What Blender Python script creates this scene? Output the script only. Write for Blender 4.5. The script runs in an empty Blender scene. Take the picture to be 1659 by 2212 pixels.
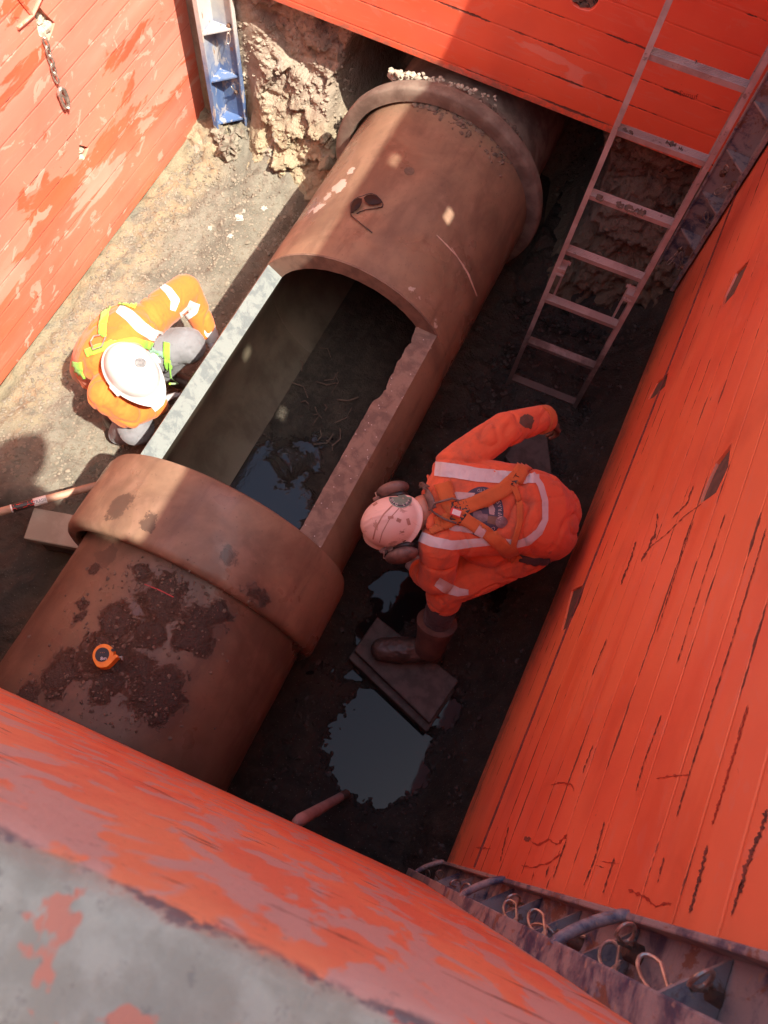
import bpy, bmesh, math, random
import numpy as np
from mathutils import Vector, Matrix, noise as mnoise
from mathutils.bvhtree import BVHTree
random.seed(7); RNG = np.random.RandomState(11)
S = bpy.context.scene
COL = S.collection
R_ = math.radians

# ------------------------------------------------------------------ camera
F, CX, CY = 1753.5, 829.5, 1106.0            # focal length and centre in a 1659 x 2212 picture
CAMLOC = Vector((2.6571, 0.4101, 3.8143))
def _rz(a): return Matrix.Rotation(a, 3, 'Z')
CROT = _rz(0.2932) @ Matrix.Rotation(0.3780, 3, 'X') @ _rz(0.1562)
cd = bpy.data.cameras.new('camera'); cam = bpy.data.objects.new('camera', cd); COL.objects.link(cam)
cd.sensor_fit = 'VERTICAL'; cd.sensor_height = 24.0; cd.lens = F / 2212 * 24.0
cd.clip_start = 0.02; cd.clip_end = 500
cd.dof.use_dof = True; cd.dof.focus_distance = 3.2; cd.dof.aperture_fstop = 9.0
cam.matrix_world = Matrix.Translation(CAMLOC) @ CROT.to_4x4()
S.camera = cam
def ray(px, py):
    d = CROT @ Vector(((px - CX) / F, -(py - CY) / F, -1.0))
    return CAMLOC, d.normalized()
def onp(px, py, ax, val):
    o, d = ray(px, py); return o + d * ((val - o[ax]) / d[ax])

# ------------------------------------------------------------------ light
S.view_settings.view_transform = 'Standard'; S.view_settings.look = 'None'
S.view_settings.exposure = 1.35; S.view_settings.gamma = 1.0
w = bpy.data.worlds.new('World'); S.world = w; w.use_nodes = True
wn = w.node_tree; bg = wn.nodes['Background']
sky = wn.nodes.new('ShaderNodeTexSky'); sky.sky_type = 'NISHITA'; sky.sun_disc = False
LDIR = Vector((-0.60, 0.236, -1.0)).normalized()          # the way sunlight travels
SUNV = -LDIR
sky.sun_elevation = math.asin(SUNV.z)
sky.sun_rotation = math.atan2(SUNV.x, SUNV.y)
sky.air_density = 0.9; sky.dust_density = 3.5; sky.ozone_density = 0.7
wn.links.new(sky.outputs[0], bg.inputs[0]); bg.inputs[1].default_value = 0.15
sl = bpy.data.lights.new('sun', 'SUN'); so = bpy.data.objects.new('sun', sl); COL.objects.link(so)
sl.energy = 4.8; sl.angle = R_(0.6); sl.color = (1.0, 0.93, 0.80)
so.rotation_euler = SUNV.to_track_quat('Z', 'Y').to_euler(); so.location = (3, -3, 9)
S.cycles.max_bounces = 8; S.cycles.diffuse_bounces = 5; S.cycles.glossy_bounces = 4
S.cycles.use_denoising = True

# ------------------------------------------------------------------ node helpers
class NT:
    def __init__(s, name):
        s.m = bpy.data.materials.new(name); s.m.use_nodes = True
        s.t = s.m.node_tree; s.b = s.t.nodes['Principled BSDF']
        s.pos = s.t.nodes.new('ShaderNodeNewGeometry').outputs['Position']
    def link(s, a, b): s.t.links.new(a, b)
    def put(s, inp, v):
        if hasattr(v, 'is_linked') or isinstance(v, bpy.types.NodeSocket): s.link(v, inp)
        else: inp.default_value = v
    def vec(s, scale=(1, 1, 1), v=None, off=(0, 0, 0)):
        n = s.t.nodes.new('ShaderNodeMapping'); n.inputs['Scale'].default_value = scale
        n.inputs['Location'].default_value = off
        s.link(v if v is not None else s.pos, n.inputs[0]); return n.outputs[0]
    def noise(s, scale, detail=4, rough=.55, dist=0, v=None, col=False):
        n = s.t.nodes.new('ShaderNodeTexNoise'); n.inputs['Scale'].default_value = scale
        n.inputs['Detail'].default_value = detail; n.inputs['Roughness'].default_value = rough
        n.inputs['Distortion'].default_value = dist
        s.link(v if v is not None else s.pos, n.inputs['Vector']); return n.outputs['Color' if col else 'Fac']
    def vor(s, scale, v=None, feat='F1', out='Distance'):
        n = s.t.nodes.new('ShaderNodeTexVoronoi'); n.inputs['Scale'].default_value = scale; n.feature = feat
        s.link(v if v is not None else s.pos, n.inputs['Vector']); return n.outputs[out]
    def math(s, op, a, b=0.0, c=0.0, clamp=False):
        n = s.t.nodes.new('ShaderNodeMath'); n.operation = op; n.use_clamp = clamp
        s.put(n.inputs[0], a); s.put(n.inputs[1], b); s.put(n.inputs[2], c); return n.outputs[0]
    def step(s, f, lo, hi):          # smooth 0..1
        n = s.t.nodes.new('ShaderNodeMapRange'); n.interpolation_type = 'SMOOTHSTEP'
        s.put(n.inputs['Value'], f); n.inputs['From Min'].default_value = lo; n.inputs['From Max'].default_value = hi
        if lo > hi:
            n.inputs['From Min'].default_value = hi; n.inputs['From Max'].default_value = lo
            n.inputs['To Min'].default_value = 1; n.inputs['To Max'].default_value = 0
        return n.outputs[0]
    def mix(s, f, a, b):
        n = s.t.nodes.new('ShaderNodeMix'); n.data_type = 'RGBA'
        s.put(n.inputs[0], f)
        for i, v in ((6, a), (7, b)):
            if isinstance(v, tuple): v = (*v[:3], 1)
            s.put(n.inputs[i], v)
        return n.outputs[2]
    def sep(s, v=None):
        n = s.t.nodes.new('ShaderNodeSeparateXYZ'); s.link(v if v is not None else s.pos, n.inputs[0]); return n.outputs
    def dist(s, v, c):
        n = s.t.nodes.new('ShaderNodeVectorMath'); n.operation = 'DISTANCE'; s.link(v, n.inputs[0])
        n.inputs[1].default_value = c; return n.outputs['Value']
    def warp(s, scale, amt, detail=3):
        c = s.noise(scale, detail, .6, 0, None, True)
        n = s.t.nodes.new('ShaderNodeVectorMath'); n.operation = 'MULTIPLY_ADD'
        s.link(c, n.inputs[0]); n.inputs[1].default_value = (amt,) * 3
        m = s.t.nodes.new('ShaderNodeVectorMath'); m.operation = 'ADD'; s.link(s.pos, m.inputs[0]); m.inputs[1].default_value = (-amt / 2,) * 3
        s.link(m.outputs[0], n.inputs[2]); return n.outputs[0]
    def blobs(s, v, lst, soft=.35):   # union of soft-edged balls around given places
        out = None
        for c, r in lst:
            f = s.step(s.dist(v, c), r, r * (1 - soft))
            out = f if out is None else s.math('MAXIMUM', out, f)
        return out
    def bump(s, h, strength=.4, distance=.01, prev=None):
        n = s.t.nodes.new('ShaderNodeBump'); n.inputs['Strength'].default_value = strength
        n.inputs['Distance'].default_value = distance; s.put(n.inputs['Height'], h)
        if prev is not None: s.link(prev, n.inputs['Normal'])
        return n.outputs[0]
    def done(s, col, rough=.7, nrm=None, metal=0.0, spec=None):
        if isinstance(col, tuple): col = (*col[:3], 1)
        s.put(s.b.inputs['Base Color'], col); s.put(s.b.inputs['Roughness'], rough)
        s.put(s.b.inputs['Metallic'], metal)
        if spec is not None: s.b.inputs['Specular IOR Level'].default_value = spec
        if nrm is not None: s.link(nrm, s.b.inputs['Normal'])
        return s.m

# ------------------------------------------------------------------ materials
def wall_paint(name, along, wear=.5, pale=(.62, .27, .20), mud=None, dashes=.5, hue=(.82, .165, .075), holes_mud=0, zpale=None):
    """orange steel sheet: rolled seams every 136 mm, faded patches, chips and scratches along the sheet"""
    n = NT(name)
    st = (1, .12, 1) if along == 'y' else (.12, 1, 1)
    st2 = (1, .28, 1) if along == 'y' else (.28, 1, 1)
    x, y, z = n.sep()
    big = n.noise(1.4, 3, .5)
    col = n.mix(n.step(big, .35, .65), hue, (hue[0] * .93, hue[1] * .72, hue[2] * .8))
    col = n.mix(n.math('MULTIPLY', n.step(n.noise(3.2, 5, .6, .3, n.vec(st2)), .5, .62), .45), col, (.74, .12, .045))
    # faded and scraped patches with crisp ragged edges
    f = n.noise(4.2, 7, .62, .5, n.vec(st2))
    if zpale:      # more worn above zpale[0] than below
        f = n.math('ADD', f, n.math('MULTIPLY', n.math('SUBTRACT', n.step(z, zpale[0], zpale[1]), .5), zpale[2]))
    t = .66 - wear * .16 + (.12 if wear < .1 else 0)
    p1 = n.step(f, t, t + .02)
    p2 = n.step(n.noise(2.0, 5, .6, 0, n.vec(st)), .40, .72)
    col = n.mix(n.math('MULTIPLY', p1, n.math('ADD', .35, n.math('MULTIPLY', p2, .5))), col, pale)
    haze = n.math('MULTIPLY', p2, .30 * wear + .05)
    col = n.mix(haze, col, pale)
    fine = n.noise(60, 3, .6, 0, n.vec(st))
    col = n.mix(n.math('MULTIPLY', n.step(fine, .58, .72), .22), col, pale)
    # seams
    saw = n.math('FRACT', n.math('DIVIDE', n.math('ADD', z, n.math('MULTIPLY', n.noise(3, 2, .5), .004)), .136))
    d = n.math('ABSOLUTE', n.math('SUBTRACT', saw, .5))
    seam = n.step(d, .018, .008)
    n1 = n.noise(4.5, 6, .72, 0, n.vec((1, .45, 1) if along == 'y' else (.45, 1, 1)))
    n2 = n.noise(38, 5, .7, 0, n.vec(st2))
    wid = n.math('MULTIPLY', n.math('SUBTRACT', n1, .545 - dashes * .03), .42 * dashes)
    wid = n.math('ADD', wid, n.math('MULTIPLY', n.math('SUBTRACT', n2, .5), .16))
    dark = n.math('MULTIPLY', n.step(n.math('SUBTRACT', wid, d), 0, .012), n.step(n1, .50 - dashes * .02, .54 - dashes * .02))
    col = n.mix(n.math('MULTIPLY', seam, n.math('MULTIPLY', n.step(n.noise(2.5, 5, .7, 0, n.vec(st2)), .4, .6), .6)), col, (.30, .05, .03))
    col = n.mix(n.math('MULTIPLY', dark, .9), col, (.055, .03, .025))
    fl = n.step(n.noise(15, 5, .62, .8, n.vec((1, .5, .7) if along == 'y' else (.5, 1, .7))), .60, .615)
    col = n.mix(n.math('MULTIPLY', fl, .15 + .6 * wear * (wear > .5)), col, pale)
    gg = n.step(n.noise(7, 6, .75, .8, n.vec(st2)), .66, .69)
    col = n.mix(n.math('MULTIPLY', gg, .6 * dashes * .6), col, (.30, .07, .045))
    # loose chips and scratches
    ch = n.step(n.noise(26, 6, .7, .4, n.vec(st2)), .70, .715)
    col = n.mix(n.math('MULTIPLY', ch, .85), col, (.09, .035, .025))
    sc = n.step(n.noise(9, 5, .75, 1.2, n.vec((1, 1, 1))), .695, .70)
    col = n.mix(n.math('MULTIPLY', sc, .5), col, (.36, .03, .02))
    lo = n.noise(2.2, 4, .55, .4)
    col = n.mix(n.math('MULTIPLY', n.step(lo, .5, .72), .35), col, (.50, .085, .05))
    if mud:
        mv = n.noise(7, 6, .65)
        mm = n.step(n.math('ADD', z, n.math('MULTIPLY', mv, mud[1])), mud[0] + mud[1], mud[0] + mud[1] * .45)
        mm = n.math('MULTIPLY', mm, n.step(n.noise(30, 4, .7), .35, .6))
        col = n.mix(n.math('MULTIPLY', mm, .75), col, (.24, .13, .095))
    prof = n.step(d, .0, .05)
    b = n.bump(n.math('ADD', n.math('MULTIPLY', prof, 1.0), n.math('MULTIPLY', n.math('ADD', p1, dark), -.12)), .35, .004)
    b = n.bump(n.noise(2.5, 2, .5), .25, .03, b)
    b = n.bump(n.noise(240, 2, .6), .10, .002, b)
    rough = n.math('ADD', .34, n.math('MULTIPLY', n.math('MAXIMUM', p1, dark), .35))
    return n.done(col, rough, b, 0, .5)
M = {}
M['west'] = wall_paint('sun_bleached_orange_steel', 'y', .95, (.58, .33, .26), None, .3, (.60, .125, .058), zpale=(.18, .75, .22))
M['north'] = wall_paint('orange_red_steel', 'x', .32, (.66, .29, .22), (.985, .10), .9, (.76, .135, .065))
M['east'] = wall_paint('scratched_orange_steel', 'y', .02, (.74, .34, .26), (.37, .62), 1.15, (.90, .245, .105))
def south_paint():
    n = NT('worn_orange_steel_close'); x, y, z = n.sep()
    st2 = (.8, 1, .3)
    f = n.noise(8, 4, .55, .4, n.vec(st2)); g = n.noise(22, 6, .58, .5, n.vec(st2))
    up = n.step(z, 2.9, 3.38)
    a = n.step(n.math('ADD', g, n.math('MULTIPLY', up, .06)), .50, .56)
    col = n.mix(n.step(f, .4, .6), (.84, .26, .12), (.78, .20, .10))
    col = n.mix(n.math('MULTIPLY', a, .85), col, (.58, .36, .29))
    col = n.mix(n.math('MULTIPLY', n.step(n.noise(36, 4, .6, 0, n.vec((.2, 1, 1))), .64, .67), .8), col, (.16, .05, .035))
    nor = n.t.nodes.new('ShaderNodeNewGeometry').outputs['Normal']
    nz = n.sep(nor)[2]
    yy = n.math('SUBTRACT', y, n.math('MULTIPLY', x, .05))
    edge = n.math('ADD', yy, n.math('MULTIPLY', n.math('SUBTRACT', n.noise(32, 6, .72), .5), .036))
    topm = n.math('MULTIPLY', n.step(z, 3.405, 3.412), n.step(edge, .2245, .2165))
    grey = n.mix(n.step(n.noise(30, 5, .6), .4, .65), (.34, .275, .195), (.45, .375, .275))
    grey = n.mix(n.step(n.noise(24, 4, .6, .3), .58, .62), grey, (.60, .20, .12))
    rim = n.math('MULTIPLY', n.step(n.math('ABSOLUTE', n.math('SUBTRACT', edge, .2235)), .006, .002), n.step(z, 3.40, 3.412))
    rim = n.math('MULTIPLY', rim, n.step(n.noise(60, 4, .6), .44, .5))
    rim2 = n.math('MULTIPLY', rim, n.step(n.noise(50, 3, .5, 0, n.vec((1, 1, 1), None, (5, 5, 5))), .55, .62))
    col = n.mix(topm, col, grey)
    col = n.mix(n.math('MULTIPLY', rim, .85), col, (.10, .095, .10))
    col = n.mix(rim2, col, (.62, .10, .05))
    col = n.mix(n.math('MULTIPLY', n.step(n.noise(110, 4, .7), .60, .68), .35), col, (.12, .09, .08))
    b = n.bump(n.noise(60, 6, .72), .5, .005)
    b = n.bump(n.noise(9, 3, .6), .4, .012, b)
    return n.done(col, .55, b, 0, .35)
M['south'] = south_paint()
def post_mat():
    n = NT('blue_painted_rusty_steel'); x, y, z = n.sep()
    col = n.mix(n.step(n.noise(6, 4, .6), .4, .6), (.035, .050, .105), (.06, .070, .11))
    g = n.step(n.noise(11, 7, .7, .4), .36, .54)
    col = n.mix(n.math('MULTIPLY', g, .85), col, (.33, .285, .265))
    r = n.step(n.noise(17, 6, .7, .3, n.vec((1, 1, .6))), .57, .62)
    col = n.mix(n.math('MULTIPLY', r, .8), col, (.19, .085, .045))
    col = n.mix(n.step(n.noise(70, 3, .6), .62, .7), col, (.33, .25, .20))
    b = n.bump(n.noise(120, 4, .65), .35, .003)
    return n.done(col, n.math('ADD', .45, n.math('MULTIPLY', g, .3)), b)
M['post'] = post_mat()
def post_pale():
    n = NT('blue_steel_coated_with_dry_dust'); x, y, z = n.sep()
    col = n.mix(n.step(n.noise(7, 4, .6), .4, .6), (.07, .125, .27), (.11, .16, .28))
    f = n.math('ADD', n.math('MULTIPLY', n.noise(9, 6, .65), .35), n.math('MULTIPLY', z, .62))
    g = n.step(f, .42, .72)
    col = n.mix(n.math('MULTIPLY', g, .88), col, (.52, .50, .45))
    g2 = n.step(n.noise(15, 6, .7, .3, n.vec((1, 1, .5))), .56, .6)
    col = n.mix(n.math('MULTIPLY', g2, .6), col, (.50, .44, .36))
    r = n.step(n.noise(24, 5, .7, .2, n.vec((1, 1, .3))), .63, .67)
    col = n.mix(r, col, (.28, .14, .07))
    return n.done(col, .6, n.bump(n.noise(90, 4, .65), .3, .003))
M['post_pale'] = post_pale()
def simple(name, c1, c2=None, sc=20, rough=.6, metal=0.0, bump=.2, bs=120, spec=None, bd=.003):
    n = NT(name); c2 = c2 or tuple(v * .7 for v in c1)
    col = n.mix(n.step(n.noise(sc, 5, .6, .2), .38, .64), c1, c2)
    return n.done(col, rough, n.bump(n.noise(bs, 4, .65), bump, bd), metal, spec)
M['rust'] = simple('rusty_steel', (.17, .085, .05), (.07, .04, .03), 40, .8)
M['clip'] = simple('dull_zinc_wire', (.50, .44, .38), (.30, .25, .21), 60, .38, .7, .1)
M['clump'] = simple('crumbly_clay', (.22, .19, .145), (.14, .12, .09), 14, .95, 0, .6, 90)
M['dryclay'] = simple('dry_pale_clay', (.42, .38, .30), (.30, .26, .20), 22, .95, 0, .7, 90)
def soil_mat():
    n = NT('trench_soil'); x, y, z = n.sep()
    v = n.warp(5, .10)
    base = n.mix(n.step(n.noise(5, 6, .6), .38, .62), (.130, .116, .092), (.190, .172, .136))
    # ochre band beside the west panel
    oc = n.math('MULTIPLY', n.step(n.math('ADD', x, n.math('MULTIPLY', n.math('SUBTRACT', n.noise(4, 5, .6), .5), .45)), .46, .30), n.step(n.noise(6, 6, .65), .36, .5))
    oc = n.math('MULTIPLY', oc, n.step(y, 1.25, 1.6))
    col = n.mix(n.math('MULTIPLY', oc, .6), base, (.29, .235, .145))
    oc2 = n.math('MULTIPLY', oc, n.step(n.noise(9, 5, .6, .4), .52, .6))
    col = n.mix(n.math('MULTIPLY', oc2, .45), col, (.33, .21, .125))
    # wet dark mud right of the pipe; the near sheet's shade painted at the south end
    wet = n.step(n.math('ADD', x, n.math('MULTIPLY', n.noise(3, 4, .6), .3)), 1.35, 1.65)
    shade_s = n.step(n.math('ADD', y, n.math('MULTIPLY', n.noise(4, 4, .6), .3)), 1.42, 1.18)
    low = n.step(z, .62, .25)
    wet = n.math('MULTIPLY', n.math('MAXIMUM', wet, n.math('MULTIPLY', shade_s, .9)), n.math('ADD', .35, n.math('MULTIPLY', low, .65)))  # mud and painted south shade share one mask
    mud_shade = n.mix(n.step(n.noise(12, 5, .6), .4, .65), (.019, .012, .008), (.038, .024, .016))
    col = n.mix(n.math('MULTIPLY', wet, .92), col, mud_shade)
    strip_w = n.math('MULTIPLY', n.step(x, .80, 1.0), n.step(x, 1.6, 1.3))  # browner strip of floor along the west side of the pipe
    col = n.mix(n.math('MULTIPLY', strip_w, .55), col, (.16, .095, .05))
    sp = n.step(n.vor(55), .16, .08)
    col = n.mix(n.math('MULTIPLY', sp, .4), col, (.30, .28, .23))
    cr = n.math('ADD', n.noise(70, 6, .72), n.math('MULTIPLY', n.vor(60), .3))
    b = n.bump(cr, .9, .011); b = n.bump(n.noise(18, 5, .65), .5, .02, b)
    wm = n.step(n.math('ADD', z, n.math('MULTIPLY', n.noise(22, 5, .7), .03)), .012, -.012)
    wm = n.math('MULTIPLY', wm, n.step(x, 2.1, 2.3))
    col = n.mix(n.math('MULTIPLY', wm, .55), col, (.014, .009, .006))
    rough = n.math('SUBTRACT', .97, n.math('ADD', n.math('MULTIPLY', wet, .36), n.math('MULTIPLY', wm, .38)))
    return n.done(col, rough, b, 0, .35)
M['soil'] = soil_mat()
def bank_mat():
    n = NT('clay_bank_soil'); x, y, z = n.sep()
    col = n.mix(n.step(n.noise(6, 6, .62, .3), .38, .62), (.33, .275, .215), (.24, .19, .145))
    lay = n.step(n.noise(3, 5, .6, .4, n.vec((1, 1, 3.2))), .5, .6)
    col = n.mix(n.math('MULTIPLY', lay, .5), col, (.31, .26, .20))
    yel = n.step(n.math('ADD', z, n.math('MULTIPLY', n.noise(5, 5, .6), .3)), .62, .38)
    col = n.mix(n.math('MULTIPLY', yel, .7), col, (.32, .26, .16))
    gr = n.step(n.noise(8, 6, .65, .2), .60, .66)
    col = n.mix(n.math('MULTIPLY', gr, .7), col, (.34, .31, .265))
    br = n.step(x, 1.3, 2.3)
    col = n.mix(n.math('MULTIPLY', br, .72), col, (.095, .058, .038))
    b = n.bump(n.noise(55, 6, .7), .75, .012); b = n.bump(n.noise(16, 5, .6), .6, .03, b)
    return n.done(col, .95, b, 0, .3)
M['bank'] = bank_mat()
def pipe_mat(name, stains, scrapes, tint=1.0, darks=()):
    n = NT(name); v = n.warp(9, .12, 5); v2 = n.warp(22, .10, 5)
    c1, c2 = (.235 * tint, .148 * tint, .094 * tint), (.140 * tint, .085 * tint, .056 * tint)
    col = n.mix(n.step(n.noise(2.6, 5, .6, .6), .36, .66), c1, c2)
    col = n.mix(n.math('MULTIPLY', n.step(n.noise(7, 6, .62, .5), .48, .66), .45), col, (.27 * tint, .165 * tint, .115 * tint))
    st = n.noise(3, 6, .65, .3, n.vec((3.5, .8, 3.5)))
    col = n.mix(n.math('MULTIPLY', n.step(st, .50, .68), .50), col, (.105 * tint, .06 * tint, .042 * tint))
    wet = None
    if scrapes:
        s_ = n.blobs(v2, scrapes, .12)
        col = n.mix(n.math('MULTIPLY', s_, .85), col, (.46, .38, .32))
    if darks:
        d_ = n.blobs(v, darks, .9)
        d_ = n.step(n.math('ADD', d_, n.math('MULTIPLY', n.math('SUBTRACT', n.noise(24, 7, .75), .5), 1.3)), .42, .62)
        col = n.mix(n.math('MULTIPLY', d_, .88), col, (.060, .038, .028))
    if stains:
        bl_ = n.blobs(v, stains, .95); k = n.math('SUBTRACT', n.noise(15, 9, .76, .6), .5)
        f1 = n.step(n.math('ADD', bl_, n.math('MULTIPLY', k, 1.2)), -.05, .50)
        col = n.mix(n.math('MULTIPLY', f1, .68), col, (.085, .055, .042))
        a = n.step(n.math('ADD', bl_, n.math('MULTIPLY', k, 2.2)), .38, .82)
        col = n.mix(n.math('MULTIPLY', a, .85), col, (.042, .027, .020))
        wet = a
    sp = n.step(n.vor(38), .13, .09)
    col = n.mix(n.math('MULTIPLY', sp, .45), col, (.07, .045, .035))
    b = n.bump(n.noise(150, 3, .6), .12, .002)
    b = n.bump(n.noise(14, 5, .6), .15, .008, b)
    if wet is not None: b = n.bump(n.math('MULTIPLY', wet, n.noise(70, 5, .7)), .9, .012, b)
    r = n.math('SUBTRACT', .54, n.math('MULTIPLY', n.step(n.noise(3.5, 4, .6), .44, .64), .28))
    return n.done(col, r, b, 0, .45)
def cutface():
    n = NT('sawn_concrete_edge'); x, y, z = n.sep()
    right = n.step(x, 1.6, 2.0)
    cLit = n.mix(n.step(n.noise(16, 6, .65, .4), .44, .58), (.18, .20, .19), (.12, .137, .138))
    cShade = n.mix(n.step(n.noise(14, 6, .65, .4), .42, .6), (.235, .160, .122), (.15, .10, .078))
    cShade = n.mix(n.step(n.vor(40), .12, .08), cShade, (.5, .45, .42))
    col = n.mix(right, cLit, cShade)  # same concrete: left rim in its lit tone, right rim in painted shade
    return n.done(col, .85, n.bump(n.noise(90, 5, .7), .5, .005))
M['cut'] = cutface()
M['bore'] = simple('wet_pipe_bore', (.125, .108, .078), (.075, .063, .045), 5, .42, 0, .25, 40, .5, .006)
def water_mat(name, c):
    n = NT(name)
    b = n.bump(n.noise(16, 3, .5), .035, .004)
    m = n.done(c, .03, b); n.b.inputs['IOR'].default_value = 1.33; return m
M['water'] = water_mat('murky_water', (.012, .010, .010)); M['water'].node_tree.nodes['Principled BSDF'].inputs['Specular IOR Level'].default_value = .5
M['block'] = simple('dusty_timber', (.34, .29, .225), (.25, .205, .155), 5, .85, 0, .25, 60)
M['blockdark'] = simple('muddy_timber', (.095, .072, .06), (.055, .04, .032), 18, .7, 0, .4, 60)
def alu():
    n = NT('muddy_aluminium'); x, y, z = n.sep()
    col = n.mix(n.step(n.noise(9, 5, .6, .2), .38, .64), (.44, .37, .34), (.33, .26, .235))
    f = n.math('ADD', z, n.math('MULTIPLY', n.noise(12, 6, .7), .9))
    col = n.mix(n.math('MULTIPLY', n.step(f, 1.0, .62), .85), col, (.10, .068, .055))
    col = n.mix(n.math('MULTIPLY', n.step(n.noise(26, 6, .7), .60, .66), .7), col, (.14, .09, .075))
    return n.done(col, .5, n.bump(n.noise(70, 4, .6), .2, .003), .25)
M['alu'] = alu()
M['mudpatch'] = simple('mud', (.13, .085, .06), (.09, .06, .045), 30, .9, 0, .6, 80)
def cloth(name, c, dirt=.5, dc=(.22, .075, .04), rough=.85, dsc=6):
    n = NT(name)
    col = n.mix(n.math('MULTIPLY', n.step(n.noise(dsc, 6, .65, .3), .48, .72), dirt), c, dc)
    col = n.mix(n.math('MULTIPLY', n.step(n.noise(26, 5, .7), .62, .72), dirt), col, dc)
    b = n.bump(n.noise(420, 2, .5), .15, .001); b = n.bump(n.noise(22, 4, .55, 1.2, n.vec((1, .6, 1))), .35, .012, b)
    m = n.done(col, rough, b, 0, .2)
    n.b.inputs['Sheen Weight'].default_value = .15
    return m
M['shirt_e'] = cloth('muddy_orange_cloth', (.72, .145, .062), .7, (.34, .11, .07))
M['shirt_w'] = cloth('clean_orange_cloth', (.66, .165, .03), .25, (.66, .12, .03))
M['shirt_w_red'] = cloth('orange_cloth_sleeve', (.80, .15, .03), .2)
M['band'] = cloth('silver_reflective_tape', (.62, .60, .60), .35, (.40, .30, .30), .45, 9)
M['band_clean'] = cloth('clean_reflective_tape', (.60, .60, .59), .1, (.5, .5, .5), .4)
M['trouser_e'] = cloth('muddy_dark_trousers', (.065, .04, .042), .5, (.11, .065, .05))
M['trouser_w'] = cloth('grey_blue_trousers', (.19, .19, .205), .4, (.12, .11, .105))
M['boot'] = simple('muddy_black_leather', (.050, .034, .028), (.11, .075, .06), 14, .45, 0, .5, 60)
M['boot_shaft'] = simple('brown_boot_leather', (.17, .085, .065), (.10, .055, .045), 12, .6, 0, .4, 60)
M['skin'] = simple('skin', (.50, .28, .20), (.44, .22, .15), 9, .55, 0, .1, 200)
M['hair'] = simple('dark_hair', (.035, .022, .016), (.06, .04, .03), 60, .7, 0, .6, 260)
M['eye'] = simple('eye', (.7, .7, .7), (.6, .6, .6), 9, .2)
M['glove'] = simple('grey_glove', (.33, .32, .33), (.22, .2, .2), 30, .8, 0, .3, 150)
M['helm_w'] = simple('clean_white_plastic', (.62, .62, .61), (.54, .54, .53), 5, .35, 0, .03, 60)
M['vent'] = simple('grey_vent', (.20, .20, .20), (.12, .12, .12), 90, .7)
def helm_e():
    n = NT('muddy_white_plastic')
    col = n.mix(n.step(n.noise(6, 4, .6), .4, .6), (.80, .62, .54), (.74, .55, .49))
    a = n.step(n.noise(19, 6, .65, .5), .60, .63)
    col = n.mix(n.math('MULTIPLY', a, .62), col, (.34, .19, .13))
    s_ = n.step(n.noise(10, 5, .6, .3, n.vec((1.0, 6, 1))), .64, .67)
    col = n.mix(n.math('MULTIPLY', s_, .4), col, (.40, .24, .18))
    return n.done(col, .42, n.bump(n.noise(60, 3, .6), .05, .003))
M['helm_e'] = helm_e()
M['muff'] = simple('muddy_dark_plastic', (.10, .065, .058), (.20, .13, .11), 20, .55, 0, .3, 60)
M['black'] = simple('black_plastic', (.02, .018, .018), (.03, .025, .025), 30, .4, 0, .1)
M['lens'] = simple('dark_tinted_lens', (.022, .010, .007), (.025, .012, .009), 30, .35, 0, 0, 120, .2)
M['strap_o'] = cloth('orange_webbing', (.54, .145, .045), .5, (.35, .12, .05), .8, 10)
M['strap_g'] = cloth('lime_webbing', (.24, .58, .05), .15, (.3, .5, .05), .8, 10)
M['navy'] = simple('navy_print', (.055, .050, .085), (.075, .065, .10), 30, .7)
M['print_white'] = simple('pale_print', (.55, .42, .40), (.45, .33, .31), 30, .7)
M['print_grey'] = simple('grey_print', (.25, .19, .20), (.16, .11, .12), 40, .7)
M['red'] = simple('red_plastic', (.72, .05, .035), (.6, .04, .03), 30, .5)
M['white'] = simple('white_label', (.75, .72, .70), (.66, .62, .6), 40, .6)
M['orange_plastic'] = simple('orange_rubber', (.85, .29, .03), (.74, .22, .025), 25, .5, 0, .1)
M['wood'] = simple('worn_wooden_handle', (.42, .25, .17), (.33, .18, .12), 12, .6, 0, .2, 60)
M['pink'] = simple('pink_dusty_plastic', (.40, .29, .26), (.30, .20, .18), 12, .5, 0, .1, 60)
M['green'] = simple('green_sticker', (.20, .33, .26), (.16, .26, .21), 30, .6)
M['scratch'] = simple('pale_scratch', (.55, .40, .32), (.45, .32, .25), 30, .8)
M['redmark'] = simple('red_crayon', (.40, .05, .05), (.3, .05, .05), 30, .8)
M['rock'] = simple('pale_rock', (.40, .385, .34), (.28, .26, .22), 14, .9, 0, .5, 60)

# ------------------------------------------------------------------ object helpers
def label(o, lab=None, cat=None, group=None, kind=None):
    if lab: o['label'] = lab
    if cat: o['category'] = cat
    if group: o['group'] = group
    if kind: o['kind'] = kind
    return o
def empty(name, loc, lab, cat, group=None):
    o = bpy.data.objects.new(name, None); COL.objects.link(o); o.location = loc; o.empty_display_size = .1
    return label(o, lab, cat, group)
def wloc(o):
    l = Vector(o.location)
    if o.parent: l += wloc(o.parent)
    return l
def adopt(o, parent):            # geometry was made in world space: shift it into the parent's frame
    if parent:
        o.data.transform(Matrix.Translation(-wloc(parent))); o.parent = parent
    return o
def mesh(name, vs, fs, mat, parent=None, smooth=False, mats=None, mi=None):
    me = bpy.data.meshes.new(name); me.from_pydata([tuple(v) for v in vs], [], fs); me.update()
    for m in (mats or [mat]): me.materials.append(m)
    if mi is not None: me.polygons.foreach_set('material_index', mi)
    if smooth: me.polygons.foreach_set('use_smooth', [True] * len(me.polygons))
    o = bpy.data.objects.new(name, me); COL.objects.link(o); return adopt(o, parent)
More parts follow.
